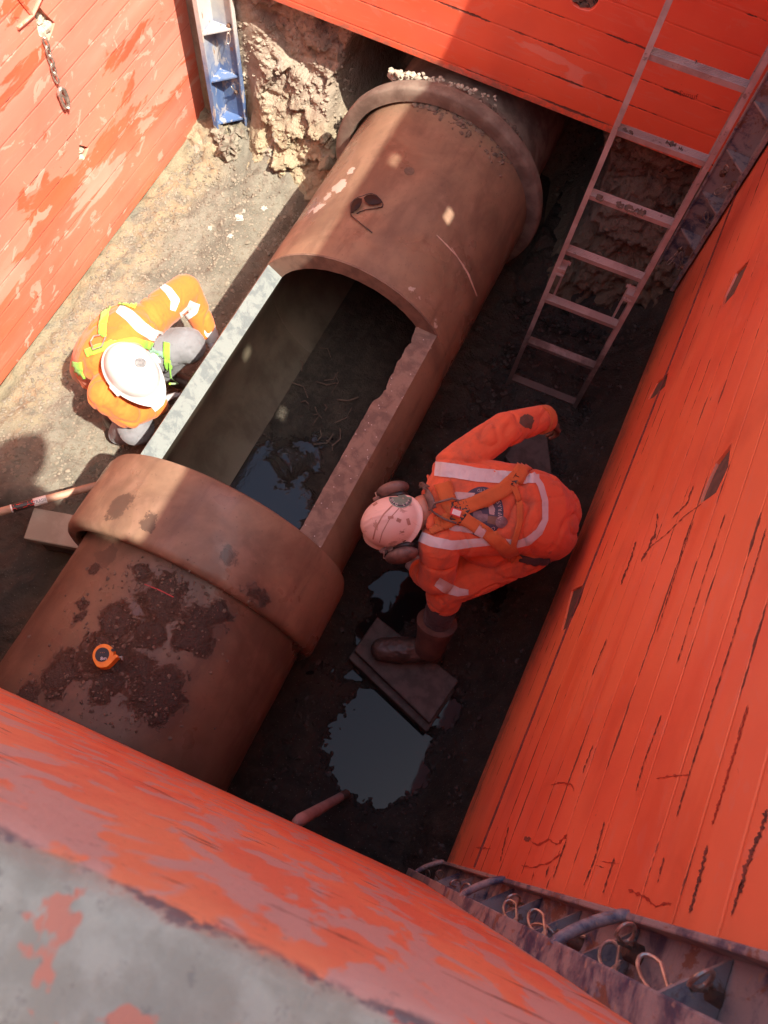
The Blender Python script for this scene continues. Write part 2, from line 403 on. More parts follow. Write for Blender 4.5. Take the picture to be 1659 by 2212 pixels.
class MB:
    def __init__(s): s.v = []; s.f = []
    def add(s, vs, fs):
        k = len(s.v); s.v += [Vector(v) for v in vs]; s.f += [tuple(i + k for i in f) for f in fs]; return s
    def box(s, c, size, rot=None, bev=0.0):
        bm = bmesh.new(); bmesh.ops.create_cube(bm, size=1.0)
        for v in bm.verts: v.co = Vector((v.co.x * size[0], v.co.y * size[1], v.co.z * size[2]))
        if bev: bmesh.ops.bevel(bm, geom=bm.edges[:], offset=bev, segments=2, affect='EDGES')
        r = rot if rot is not None else Matrix.Identity(3); c = Vector(c)
        bm.verts.index_update()
        s.add([r @ v.co + c for v in bm.verts], [tuple(x.index for x in f.verts) for f in bm.faces]); bm.free(); return s
    def tube(s, pts, rad, seg=10, cap=True, flat=1.0, up=None):
        pts = [Vector(p) for p in pts]; n = len(pts)
        rad = rad if isinstance(rad, (list, tuple)) else [rad] * n
        k = len(s.v); ref = Vector(up) if up is not None else Vector((.31, .2, .93))
        for i, p in enumerate(pts):
            t = (pts[min(i + 1, n - 1)] - pts[max(i - 1, 0)]).normalized()
            if up is None and i: a = (a - t * a.dot(t)).normalized()
            else:
                a = ref - t * ref.dot(t)
                if a.length < 1e-3: a = Vector((1, 0, 0)) - t * t.x
                a.normalize()
            b = t.cross(a)
            for j in range(seg):
                th = 2 * math.pi * j / seg
                s.v.append(p + (a * math.cos(th) * flat + b * math.sin(th)) * rad[i])
        for i in range(n - 1):
            for j in range(seg):
                s.f.append((k + i * seg + j, k + i * seg + (j + 1) % seg, k + (i + 1) * seg + (j + 1) % seg, k + (i + 1) * seg + j))
        if cap:
            s.f.append(tuple(k + j for j in reversed(range(seg)))); s.f.append(tuple(k + (n - 1) * seg + j for j in range(seg)))
        return s
    def ball(s, c, r, sub=2, jit=0.0, rot=None):
        bm = bmesh.new(); bmesh.ops.create_icosphere(bm, subdivisions=sub, radius=1.0)
        r = Vector(r) if not isinstance(r, (int, float)) else Vector((r, r, r)); c = Vector(c)
        off = Vector((random.random() * 50, random.random() * 50, 0))
        bm.verts.index_update(); out = []
        for v in bm.verts:
            q = v.co * (1 + (jit * mnoise.noise(v.co * 1.7 + off) * 2 if jit else 0))
            q = Vector((q.x * r.x, q.y * r.y, q.z * r.z))
            if rot is not None: q = rot @ q
            out.append(q + c)
        s.add(out, [tuple(x.index for x in f.verts) for f in bm.faces]); bm.free(); return s
    def prism(s, poly, d):        # poly: 3D outline, d: extrusion
        n = len(poly); d = Vector(d)
        s.add([Vector(p) for p in poly] + [Vector(p) + d for p in poly],
              [tuple(reversed(range(n))), tuple(range(n, 2 * n))] + [(i, (i + 1) % n, n + (i + 1) % n, n + i) for i in range(n)])
        return s
    def build(s, name, mat, parent=None, smooth=False, bevel=0.0, fixn=True):
        me = bpy.data.meshes.new(name); me.from_pydata([tuple(v) for v in s.v], [], s.f)
        bm = bmesh.new(); bm.from_mesh(me)
        if fixn: bmesh.ops.recalc_face_normals(bm, faces=bm.faces[:])
        bm.to_mesh(me); bm.free(); me.update()
        me.materials.append(mat)
        if smooth:
            me.polygons.foreach_set('use_smooth', [True] * len(me.polygons))
            try: me.set_sharp_from_angle(angle=R_(45))
            except Exception: pass
        o = bpy.data.objects.new(name, me); COL.objects.link(o); adopt(o, parent)
        if bevel:
            b = o.modifiers.new('bevel', 'BEVEL'); b.width = bevel; b.segments = 2; b.limit_method = 'ANGLE'
        return o
def bake(o):                      # apply modifiers without operators
    dg = bpy.context.evaluated_depsgraph_get(); dg.update()
    me = bpy.data.meshes.new_from_object(o.evaluated_get(dg)); old = o.data
    o.modifiers.clear(); o.data = me; bpy.data.meshes.remove(old); return o
def bvh_of(*objs):
    vs, fs = [], []
    for o in objs:
        k = len(vs); off = wloc(o)
        vs += [v.co + off for v in o.data.vertices]; fs += [tuple(i + k for i in p.vertices) for p in o.data.polygons]
    return BVHTree.FromPolygons(vs, fs)
def hit(px, py, bvh):
    o, d = ray(px, py); r = bvh.ray_cast(o, d)
    return (r[0], r[1] if r[1].dot(d) < 0 else -r[1]) if r[0] is not None else None
def fbm(p, octs=4, H=.5): return mnoise.fractal(p, H, 2.1, octs)
def frame(nrm, fwd):
    z = nrm.normalized(); x = (fwd - z * fwd.dot(z)).normalized(); y = z.cross(x)
    return Matrix((x, y, z)).transposed()
def text_verts(s, size=1.0):      # flat text as a triangulated mesh around the origin
    c = bpy.data.curves.new('t', 'FONT'); c.body = s; c.size = size; c.align_x = 'CENTER'; c.align_y = 'CENTER'
    c.resolution_u = 2
    o = bpy.data.objects.new('t', c); COL.objects.link(o); dg = bpy.context.evaluated_depsgraph_get(); dg.update()
    me = bpy.data.meshes.new_from_object(o.evaluated_get(dg))
    vs = [v.co.copy() for v in me.vertices]; fs = [tuple(p.vertices) for p in me.polygons]
    bpy.data.objects.remove(o); bpy.data.meshes.remove(me); return vs, fs
def drape(name, pts2, fs, bvh, mat, parent, off=.003, thick=0.0, smooth=True, lim=None, one=True):
    """lay a flat outline down on the surface it belongs to"""
    vs = []; ok = []
    for p in pts2:
        h = hit(p[0], p[1], bvh)
        if h is None or (lim and not lim(h[0])): vs.append(Vector((0, 0, 0))); ok.append(False)
        else: vs.append(h[0] + h[1] * off); ok.append(True)
    fs = [f for f in fs if all(ok[i] for i in f)]
    good = []
    for f in fs:
        c = [vs[i] for i in f]
        if max((c[i] - c[i - 1]).length for i in range(len(c))) < .09: good.append(f)
    comp = {}
    def root_(i):
        while comp.setdefault(i, i) != i: i = comp[i]
        return i
    if one and good:
        for f in good:
            for i in f[1:]: comp[root_(i)] = root_(f[0])
        cnt = {}
        for f in good: cnt[root_(f[0])] = cnt.get(root_(f[0]), 0) + 1
        best = max(cnt, key=cnt.get); good = [f for f in good if root_(f[0]) == best]
    fs = good; used = sorted({i for f in fs for i in f}); mp = {u: k for k, u in enumerate(used)}
    o = mesh(name, [vs[u] for u in used], [tuple(mp[i] for i in f) for f in fs], mat, parent, smooth)
    if thick:
        m = o.modifiers.new('solid', 'SOLIDIFY'); m.thickness = thick; m.offset = -1 if False else 1
    return o
def strip2(pts, width, n=40, across=3):      # ribbon along a polyline in the picture plane
    P = [Vector((p[0], p[1])) for p in pts]; L = [0]
    for i in range(1, len(P)): L.append(L[-1] + (P[i] - P[i - 1]).length)
    W = width if isinstance(width, (list, tuple)) else [width] * len(P)
    vs, fs = [], []
    def at(s):
        for i in range(1, len(P)):
            if s <= L[i] or i == len(P) - 1:
                t = (s - L[i - 1]) / (L[i] - L[i - 1]); return P[i - 1].lerp(P[i], t), W[i - 1] + (W[i] - W[i - 1]) * t
    for k in range(n + 1):
        s = L[-1] * k / n; p, w_ = at(s); a, _ = at(max(0, s - L[-1] * .03)); b, _ = at(min(L[-1], s + L[-1] * .03))
        d = (b - a).normalized(); nn = Vector((-d.y, d.x))
        for j in range(across + 1): vs.append(p + nn * w_ * (j / across - .5))
    for k in range(n):
        for j in range(across):
            q = k * (across + 1) + j; fs.append((q, q + 1, q + across + 2, q + across + 1))
    return vs, fs
def poly2(outline, step=6):        # filled outline, cut into small faces so that it can follow a curved surface
    bm = bmesh.new(); vv = [bm.verts.new((p[0], p[1], 0)) for p in outline]; bm.faces.new(vv)
    xs = [p[0] for p in outline]; ys = [p[1] for p in outline]
    for ax, lo, hi in ((0, min(xs), max(xs)), (1, min(ys), max(ys))):
        k = lo + step
        while k < hi:
            co = [0, 0, 0]; co[ax] = k; no = [0, 0, 0]; no[ax] = 1
            bmesh.ops.bisect_plane(bm, geom=bm.verts[:] + bm.edges[:] + bm.faces[:], plane_co=co, plane_no=no); k += step
    bmesh.ops.triangulate(bm, faces=bm.faces[:]); bm.verts.index_update()
    r = [v.co.xy.copy() for v in bm.verts], [tuple(v.index for v in f.verts) for f in bm.faces]; bm.free(); return r
def ellipse(cx, cy, a, b, rot=0, n=28, t0=0, t1=360):
    return [(cx + a * math.cos(R_(t)) * math.cos(rot) - b * math.sin(R_(t)) * math.sin(rot),
             cy + a * math.cos(R_(t)) * math.sin(rot) + b * math.sin(R_(t)) * math.cos(rot)) for t in np.linspace(t0, t1, n, endpoint=(t1 - t0 != 360))]

# ------------------------------------------------------------------ ground, banks, water (setting)
W_, L_ = 3.109, 3.693
PR, PZ = .504, .455
def pxc(y): return 1.7268 + .0108 * (y - 2)
def ground_h(x, y):
    p = Vector((x * 1.0, y * 1.0, .3))
    qq = min(math.hypot(x - 2.69, y - .80) / .33, math.hypot(x - 2.48, y - 1.42) / .30); kk = .30 + .70 * max(0, min(1, qq - .6))
    h = .026 * fbm(p * 2.6, 4) * kk + .015 * fbm(p * 11, 4) * kk + .005 * fbm(p * 48, 3)
    h -= .01
    # low ground holding the puddles
    for cx, cy, r, d in ((2.69, .80, .215, .046), (2.48, 1.50, .13, .040), (2.46, 1.28, .10, .034), (2.90, 1.74, .07, .03), (2.92, 1.08, .07, .03)):
        q = math.hypot(x - cx, y - cy) / r
        if q < 1.6: h -= d * max(0, 1 - q * q / 2.0)
    if x > 2.86: h += .26 * max(0, min(1, (x - 2.95) / .22)) ** 1.2 + max(0, x - 3.17) * .9 + .02 * fbm(p * 6, 4) * min(1, (x - 2.86) * 5)
    if x < .5: h += .02 * max(0, fbm(p * 5, 5)) * (1 - max(0, x) / .5); h -= .03 * max(0, min(1, (.26 - x) / .12))
    h -= .085 * max(0, min(1, (x - .72) / .25)) * max(0, min(1, (1.6 - x) / .2)) * (y < 3.6)
    if y > 3.30: h += .10 * min(1, (y - 3.30) / .35) ** 2 + (.04 * fbm(p * 7, 4))
    if 1.2 < x < 2.3: h = min(h, .0 + .03 * abs(x - 1.73))
    if y < .55: h += .06 * (.55 - y)
    return h
def ground():
    x0, x1, y0, y1, st = -.3, 3.7, -.5, 4.5, .0165
    nx, ny = int((x1 - x0) / st), int((y1 - y0) / st)
    vs = [(x0 + i * st, y0 + j * st, ground_h(x0 + i * st, y0 + j * st)) for j in range(ny) for i in range(nx)]
    fs = [(j * nx + i, j * nx + i + 1, (j + 1) * nx + i + 1, (j + 1) * nx + i) for j in range(ny - 1) for i in range(nx - 1)]
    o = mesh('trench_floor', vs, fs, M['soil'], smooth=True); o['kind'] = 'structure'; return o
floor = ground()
FB = bvh_of(floor)
def gz(x, y):
    r = FB.ray_cast(Vector((x, y, 2)), Vector((0, 0, -1))); return r[0].z if r[0] is not None else 0
def bank(name, pt, nu, nv):
    vs = [pt(i / (nu - 1), j / (nv - 1)) for j in range(nv) for i in range(nu)]
    fs = [(j * nu + i, j * nu + i + 1, (j + 1) * nu + i + 1, (j + 1) * nu + i) for j in range(nv - 1) for i in range(nu - 1)]
    o = mesh(name, vs, fs, M['bank'], smooth=True); o['kind'] = 'structure'; return o
def north_pt(u, v):
    x = -.4 + u * 4.2; z = -.15 + v * 2.60
    p = Vector((x, 3.5, z))
    y = 3.47 + .25 * min(1, max(0, z + .05) / .62) ** .8
    am = max(.2, min(1, (x - .48) / .15))
    wx = x + .05 * fbm(Vector((x * 5, 1, z * 5)), 3); wz = z + .05 * fbm(Vector((x * 5, 7, z * 5)), 3)
    def cells(fx, fz, off, til, sd):
        pt = mnoise.voronoi(Vector((wx * fx, sd, wz * fz)))[1][0]; h1 = mnoise.cell(pt * 7.3); h2 = mnoise.cell(pt * 5.1 + Vector((9, 9, 9))) - .5; h3 = mnoise.cell(pt * 3.7 + Vector((4, 1, 2))) - .5
        return off * (h1 - .5) + til * (h2 * (wx * fx - pt.x) + h3 * (wz * fz - pt.z))
    y -= am * (cells(2.4, 3.2, .055, .040, 3.2) + cells(7, 8, .022, .026, 1.7) * (1.4 if z < .42 else .7))
    y += am * .016 * fbm(Vector((x * 22, 2, z * 22)), 5) + .006 * fbm(Vector((x * 70, 0, z * 70)), 3) + .012 * fbm(Vector((x * 2, 0, z * 6)), 3)
    y += am * (.045 if z + .07 * fbm(Vector((x * 4, 0, 0)), 3) > .60 else 0)
    e_ = max(0, min(1, (.58 - x) / .11)); tg_ = 3.60 + .152 * max(0, min(1, z / .22)) if x > .47 else 3.752
    y = y * (1 - e_) + max(y, tg_) * e_ if z > .03 else y
    # cavity round the pipe and under the sheet beside it
    q = math.hypot(x - 1.76, (z - .50) * .95)
    y += .75 * max(0, min(1, (.77 - q) / .13))
    if 1.08 < x < 1.5 and z > .66: y += .22 * max(0, min(1, (x - 1.08) / .1)) * max(0, min(1, (z - .62) / .1))
    if z > .955: y = max(y, 3.755)
    return (x, y, z)
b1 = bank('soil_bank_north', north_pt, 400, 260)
def east_pt(u, v):
    y = 4.0 - u * 4.4; z = -.1 + v * 2.55; x = 3.20 + .04 * fbm(Vector((y * 3, z * 3, 1)), 4) + .012 * fbm(Vector((y * 12, z * 12, 1)), 4)
    if z > .3: x = max(x, 3.19)
    return (x, y, z)
b2 = bank('soil_bank_east', east_pt, 160, 110)
def south_pt(u, v):
    x = -.4 + u * 4.2; z = -.1 + v * 2.55; y = .12 + .05 * fbm(Vector((x * 3, z * 3, 9)), 4) + .012 * fbm(Vector((x * 12, z * 12, 1)), 4)
    q = math.hypot(x - 1.71, z - .46); y -= .5 * max(0, min(1, (.78 - q) / .15))
    if z > .98: y = min(y, .16)
    return (x, y, z)
b3 = bank('soil_bank_south', south_pt, 120, 90)
def west_pt(u, v):
    y = -.4 + u * 4.6; z = -.1 + v * 2.55; return (-.02 + .02 * fbm(Vector((y * 3, z * 3, 5)), 3), y, z)
b4 = bank('soil_bank_west', west_pt, 80, 60)
# ground level outside the pit, reaching the horizon
def outside():
    G = 2.45; inner = [(-.03, .15), (3.21, .15), (3.21, 3.82), (-.03, 3.82)]; vs = []; fs = []
    rings = [0, .5, 1.5, 4, 12, 40, 200]
    for k, r in enumerate(rings):
        for (x, y), (sx, sy) in zip(inner, ((-1, -1), (1, -1), (1, 1), (-1, 1))): vs.append((x + sx * r, y + sy * r, G))
    for k in range(len(rings) - 1):
        for i in range(4): fs.append((k * 4 + i, k * 4 + (i + 1) % 4, k * 4 + 4 + (i + 1) % 4, k * 4 + 4 + i))
    o = mesh('ground', vs, fs, M['clump']); o['kind'] = 'structure'
outside()
def puddle(name, cx, cy, rx, ry, z):
    vs = [(cx, cy, z)]; n = 40
    for i in range(n):
        a = 2 * math.pi * i / n; r = 1 + .12 * mnoise.noise(Vector((math.cos(a) * 2, math.sin(a) * 2, cx)))
        vs.append((cx + rx * r * math.cos(a), cy + ry * r * math.sin(a), z))
    o = mesh(name, vs, [(0, i + 1, (i + 1) % n + 1) for i in range(n)], M['water']); o['kind'] = 'structure'
puddle('water', 2.66, 1.18, .46, .85, -.026)

# ------------------------------------------------------------------ gravel and stones
def scatter(name, n, fn, rr, mat, lab=None, kind='stuff'):
    mb = MB()
    for _ in range(n):
        q = fn()
        if q is None: continue
        p, s_ = q; r = random.uniform(*rr) * s_
        mb.ball(p, (r * random.uniform(.7, 1.2), r * random.uniform(.7, 1.2), r * random.uniform(.5, .8)), 1, .35,
                Matrix.Rotation(random.random() * 6, 3, 'Z'))
    o = mb.build(name, mat, fixn=False); o['kind'] = kind
    if lab: o['label'] = lab
    return o
def g1():
    x = random.uniform(.15, 1.15); y = random.uniform(1.2, 3.5); return Vector((x, y, gz(x, y) + .001)), random.choice((1, 1, 1, 1.6))
scatter('gravel', 6500, g1, (.0025, .0085), M['clump'], 'fine loose gravel and crumbs of soil strewn over the sunlit trench floor')
def g2():
    x = random.uniform(2.25, 3.1); y = random.uniform(.45, 3.5); return Vector((x, y, gz(x, y))), 1
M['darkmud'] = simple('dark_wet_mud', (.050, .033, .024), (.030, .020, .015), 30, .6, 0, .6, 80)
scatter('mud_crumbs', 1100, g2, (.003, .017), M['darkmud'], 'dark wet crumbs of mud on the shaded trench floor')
def stone(px, py, r, lab, z=0.0):
    p = onp(px, py, 2, z); p.z = gz(p.x, p.y) + r * .3
    o = MB().ball(p, (r * 1.2, r, r * .7), 3, .5, Matrix.Rotation(random.random() * 6, 3, 'Z')).build('rock', M['rock'], smooth=False)
    return label(o, lab, 'rock', 'loose stones on the sunlit floor')
stone(515, 472, .020, 'pale angular stone on the gravel between the blue post and the big pipe')
stone(569, 443, .014, 'small light stone on the gravel nearest the foot of the clay bank')
stone(527, 458, .010, 'tiny white pebble just above the pale angular stone')
stone(452, 492, .011, 'small buff pebble on the gravel left of the pale angular stone')
stone(498, 512, .012, 'flat buff pebble below the pale angular stone, toward the crouching worker')

# ------------------------------------------------------------------ trench sheets (walls)
def plate(name, outline, holes, tf, thick, mat, parent, bevel=.004):
    """flat sheet with openings; tf maps (u, v, depth) to the world"""
    c = bpy.data.curves.new(name, 'CURVE'); c.dimensions = '2D'; c.fill_mode = 'BOTH'; c.extrude = .5
    for poly in [outline] + holes:
        s = c.splines.new('POLY'); s.points.add(len(poly) - 1)
        for p, q in zip(s.points, poly): p.co = (q[0], q[1], 0, 1)
        s.use_cyclic_u = True
    o = bpy.data.objects.new(name, c); COL.objects.link(o); dg = bpy.context.evaluated_depsgraph_get(); dg.update()
    me = bpy.data.meshes.new_from_object(o.evaluated_get(dg)); bpy.data.objects.remove(o)
    for v in me.vertices: v.co = Vector(tf(v.co.x, v.co.y, (v.co.z + .5) * thick))
    bm = bmesh.new(); bm.from_mesh(me); bmesh.ops.remove_doubles(bm, verts=bm.verts[:], dist=1e-5)
    bmesh.ops.recalc_face_normals(bm, faces=bm.faces[:]); bm.to_mesh(me); bm.free()
    me.materials.clear(); me.materials.append(mat)
    o = bpy.data.objects.new(name, me); COL.objects.link(o); adopt(o, parent)
    if bevel:
        b = o.modifiers.new('bevel', 'BEVEL'); b.width = bevel; b.segments = 2; b.limit_method = 'ANGLE'
    return o
def jag(pts, a=.004, n=6):         # subdivide an outline and roughen it
    out = []
    for i, p in enumerate(pts):
        q = pts[(i + 1) % len(pts)]
        for k in range(n):
            t = k / n; out.append((p[0] + (q[0] - p[0]) * t + random.uniform(-a, a), p[1] + (q[1] - p[1]) * t + random.uniform(-a, a)))
    return out
# west sheet, plane x = .12
ww = empty('trench_wall_panel', (.12, 2, .02), 'sun bleached orange steel trench sheet with pale worn patches, chain hanging on it', 'trench panel', 'orange steel trench sheets')
hole_w1 = jag([(2.70, 1.26), (2.72, 1.35), (2.76, 1.345), (2.81, 1.24), (2.74, 1.20)], .003, 3)
hole_w2 = jag([(2.665, .60), (2.70, .665), (2.755, .60), (2.70, .575)], .003, 3)
plate('steel_sheet', [(.2, .004), (3.80, .004), (3.80, 3.4), (.2, 3.4)], [hole_w1, hole_w2], lambda u, v, d: (.12 - d, u, v), .05, M['west'], ww)
mb = MB()      # clay packed in the openings
for y, z, r in ((2.75, 1.235, .045), (2.72, 1.26, .04), (2.76, 1.27, .035), (2.70, .60, .03), (2.715, .625, .02)): mb.ball((.085, y, z), (.03, r, r), 3, .5)
mb.build('packed_clay', M['dryclay'], ww)
mb = MB()      # welded lifting strap over the upper opening
mb.tube([(.125, 2.60, 1.36), (.127, 2.70, 1.352), (.125, 2.84, 1.40)], .008, 6); mb.tube([(.125, 2.70, 1.352), (.125, 2.66, 1.46)], .008, 6)
mb.build('weld_bead', M['west'], ww)
# north sheet, plane y = 3.693
wn_ = empty('trench_wall_panel', (1.6, L_, .985), 'shadow crossed orange steel trench sheet spanning above the far end of the pipe', 'trench panel', 'orange steel trench sheets')
hole_n = [(p[0] + random.uniform(-.004, .004), p[1] + random.uniform(-.004, .004)) for p in ellipse(2.17, 1.535, .060, .050, 0, 18)]
plate('steel_sheet', [(.26, .985), (3.10, .975), (3.10, 3.4), (.26, 3.4)], [hole_n], lambda u, v, d: (u, L_ + d, v), .05, M['north'], wn_)
mb = MB()
for k in range(9): mb.ball((2.17 + random.uniform(-.05, .05), L_ + .04, 1.535 + random.uniform(-.045, .03)), random.uniform(.018, .034), 2, .5)
mb.build('packed_mud', M['mudpatch'], wn_)
# east sheet, plane x = 3.109
we = empty('trench_wall_panel', (W_, 2, .37), 'scratched bright orange steel trench sheet with slots and diamond openings beside the bending worker', 'trench panel', 'orange steel trench sheets')
def rect(y, z, w, h): return [(y - w / 2, z - h / 2), (y + w / 2, z - h / 2), (y + w / 2, z + h / 2), (y - w / 2, z + h / 2)]
def wy(pts): return [tuple(onp(x, y, 0, W_).yz) for x, y in pts]
holes_e = [wy([(1235, 1275), (1264, 1262), (1252, 1302), (1226, 1356), (1212, 1364)]), wy([(1444, 806), (1436, 835), (1410, 860), (1399, 864), (1420, 825)]),
           wy([(1580, 957), (1572, 1010), (1546, 1065), (1511, 1090), (1520, 1060), (1547, 1000)]), wy([(1619, 561), (1602, 600), (1585, 635), (1559, 664), (1566, 640), (1590, 590)]),
           rect(2.50, 2.83, .085, .15), rect(2.50, 3.44, .085, .14), rect(1.45, 2.77, .075, .14), rect(1.45, 3.42, .075, .14)]
holes_e = [jag(h, .002, 3) for h in holes_e]
def e_tf(u, v, d): return (W_ + d, u, v)
o = plate('steel_sheet', [(.36, .37), (.9, .365), (1.6, .40), (2.4, .37), (3.5, .35), (3.70, .34), (3.70, 3.53), (.36, 3.53)], holes_e, e_tf, .045, M['east'], we)
mb = MB()      # rolled bead joining the lower cutting strip
ys = np.linspace(.5, 3.6, 60)
mb.tube([(W_ - .002, y, 1.035 + .004 * mnoise.noise(Vector((y * 5, 0, 0)))) for y in ys], .004, 6)
M['seam'] = simple('dirty_seam', (.20, .045, .03), (.09, .035, .03), 30, .8)
mb.build('seam_bead', M['seam'], we, True)
EB = bvh_of(o)
for hp_ in holes_e[:4]:        # mud packed into the slots
    cy_ = sum(p[0] for p in hp_) / len(hp_); cz_ = sum(p[1] for p in hp_) / len(hp_)
    MB().prism([e_tf(cy_ + (y - cy_) * .98, cz_ + (z - cz_) * .98, .006 + random.uniform(0, .002)) for y, z in hp_], (.03, 0, 0)).build('packed_mud', M['mudpatch'], we)
M['gouge'] = simple('bare_rusty_gouge', (.20, .06, .04), (.10, .04, .03), 30, .85, 0, .5, 80)
M['drip'] = simple('dark_red_paint_run', (.46, .06, .03), (.36, .045, .025), 30, .4)
def rough_strip(name, pts, w_, mat, parent, bvh, off=.0012, jit=.75):
    pts = [(967.4 + .5506 * x, 993.9 + .5506 * y) for x, y in pts]; n = max(10, int(sum(math.hypot(pts[i][0] - pts[i - 1][0], pts[i][1] - pts[i - 1][1]) for i in range(1, len(pts))) / 3.0))
    vs, fs = strip2(pts, 1.0, n, 1); out = []
    for i in range(0, len(vs), 2):
        c = (vs[i] + vs[i + 1]) / 2; d = vs[i + 1] - vs[i]; k = i / 2; e = min(1, .15 + min(k, n - k) * .4)
        nz1 = fbm(Vector((k * .33, pts[0][0], 0)), 3); nz2 = fbm(Vector((k * .33, pts[0][0], 9)), 3)
        a_ = w_ * .30 * e * max(.04, .45 + nz1); b_ = w_ * .30 * e * max(.04, .45 + nz2)
        out += [c - d * a_, c + d * b_]
    return drape(name, out, fs, bvh, mat, parent, off)
for pts, w_ in (([(958, 240), (925, 330), (905, 410)], 5), ([(825, 210), (815, 290), (775, 370), (760, 400)], 11), ([(740, 320), (715, 400), (690, 460), (680, 490)], 10), ([(1000, 170), (930, 220), (860, 290), (790, 345)], 4),
        ([(965, 100), (940, 170), (880, 230)], 7), ([(965, 240), (900, 430), (820, 680)], 3.5), ([(1090, 210), (1010, 450), (900, 800)], 4), ([(1250, 270), (1120, 700), (960, 1200), (900, 1400)], 6),
        ([(840, 1000), (770, 1190), (740, 1300)], 6), ([(615, 1420), (580, 1560), (535, 1670)], 7), ([(655, 1560), (610, 1700)], 7), ([(850, 1560), (825, 1660)], 8), ([(1020, 1510), (1000, 1600), (950, 1780)], 16),
        ([(1256, 1370), (1230, 1460), (1170, 1600), (1150, 1700)], 24), ([(570, 1120), (530, 1230)], 7), ([(580, 1590), (615, 1600)], 8), ([(625, 700), (565, 850)], 5), ([(1180, 960), (1140, 1080)], 5), ([(300, 1490), (330, 1485)], 24),
        ([(240, 1440), (205, 1580)], 6), ([(470, 1480), (415, 1640)], 6), ([(400, 1590), (385, 1640)], 8), ([(1160, 1640), (1115, 1790)], 12)):
    rough_strip('gouge', pts, w_, M['gouge'], we, EB)
for pts, w_ in (([(405, 1275), (450, 1265), (490, 1275), (495, 1300)], 9), ([(820, 1250), (880, 1240), (950, 1235)], 11), ([(1180, 970), (1130, 1130), (1090, 1270), (1040, 1430)], 14), ([(320, 1490), (350, 1510), (400, 1490), (430, 1510), (470, 1470)], 11),
        ([(290, 1590), (330, 1600), (400, 1580), (450, 1540)], 9), ([(710, 1685), (760, 1710), (820, 1750), (880, 1740)], 15), ([(600, 1575), (680, 1585)], 6), ([(110, 1520), (170, 1525)], 10), ([(340, 1610), (330, 1650)], 8)):
    rough_strip('paint_run', pts, w_, M['drip'], we, EB, .001)
# south sheet under the camera
ws = empty('trench_wall_panel', (1.6, .33, .985), 'nearest orange steel trench sheet with blurred grey chipped top edge', 'trench panel', 'orange steel trench sheets')
def s_tf(x, y_off, z):
    t = (z - .985) / 2.435; yb = .282 + .037 * x; yt = .225 + .05 * x
    return Vector((x, yb * (1 - t) + yt * t + y_off, z))
vs, fs = [], []
xs = np.linspace(.1, 3.08, 150)
prof = [(.985, -.055), (.985, 0)] + [(z, 0) for z in np.linspace(1.1, 3.30, 24)] + [(3.36, -.0008), (3.395, -.002), (3.410, -.0045), (3.4185, -.009), (3.4205, -.014), (3.421, -.030), (3.421, -.050), (3.4205, -.066), (3.415, -.073), (3.40, -.076), (3.2, -.078), (1.1, -.06)]
for x in xs:
    for z, yo in prof:
        p = s_tf(x, yo, z); k = 1 if z > 3.3 else .3
        j = .0022 * k * fbm(Vector((x * 22, z * 22, yo * 60)), 3); p.y += j; p.z += j * (.6 if z > 3.39 else 0); vs.append(p)
n_ = len(prof)
for i in range(len(xs) - 1):
    for j in range(n_): fs.append((i * n_ + j, i * n_ + (j + 1) % n_, (i + 1) * n_ + (j + 1) % n_, (i + 1) * n_ + j))
fs += [tuple(range(n_)), tuple((len(xs) - 1) * n_ + j for j in reversed(range(n_)))]
so_ = mesh('steel_sheet', vs, fs, M['south'], ws, True)

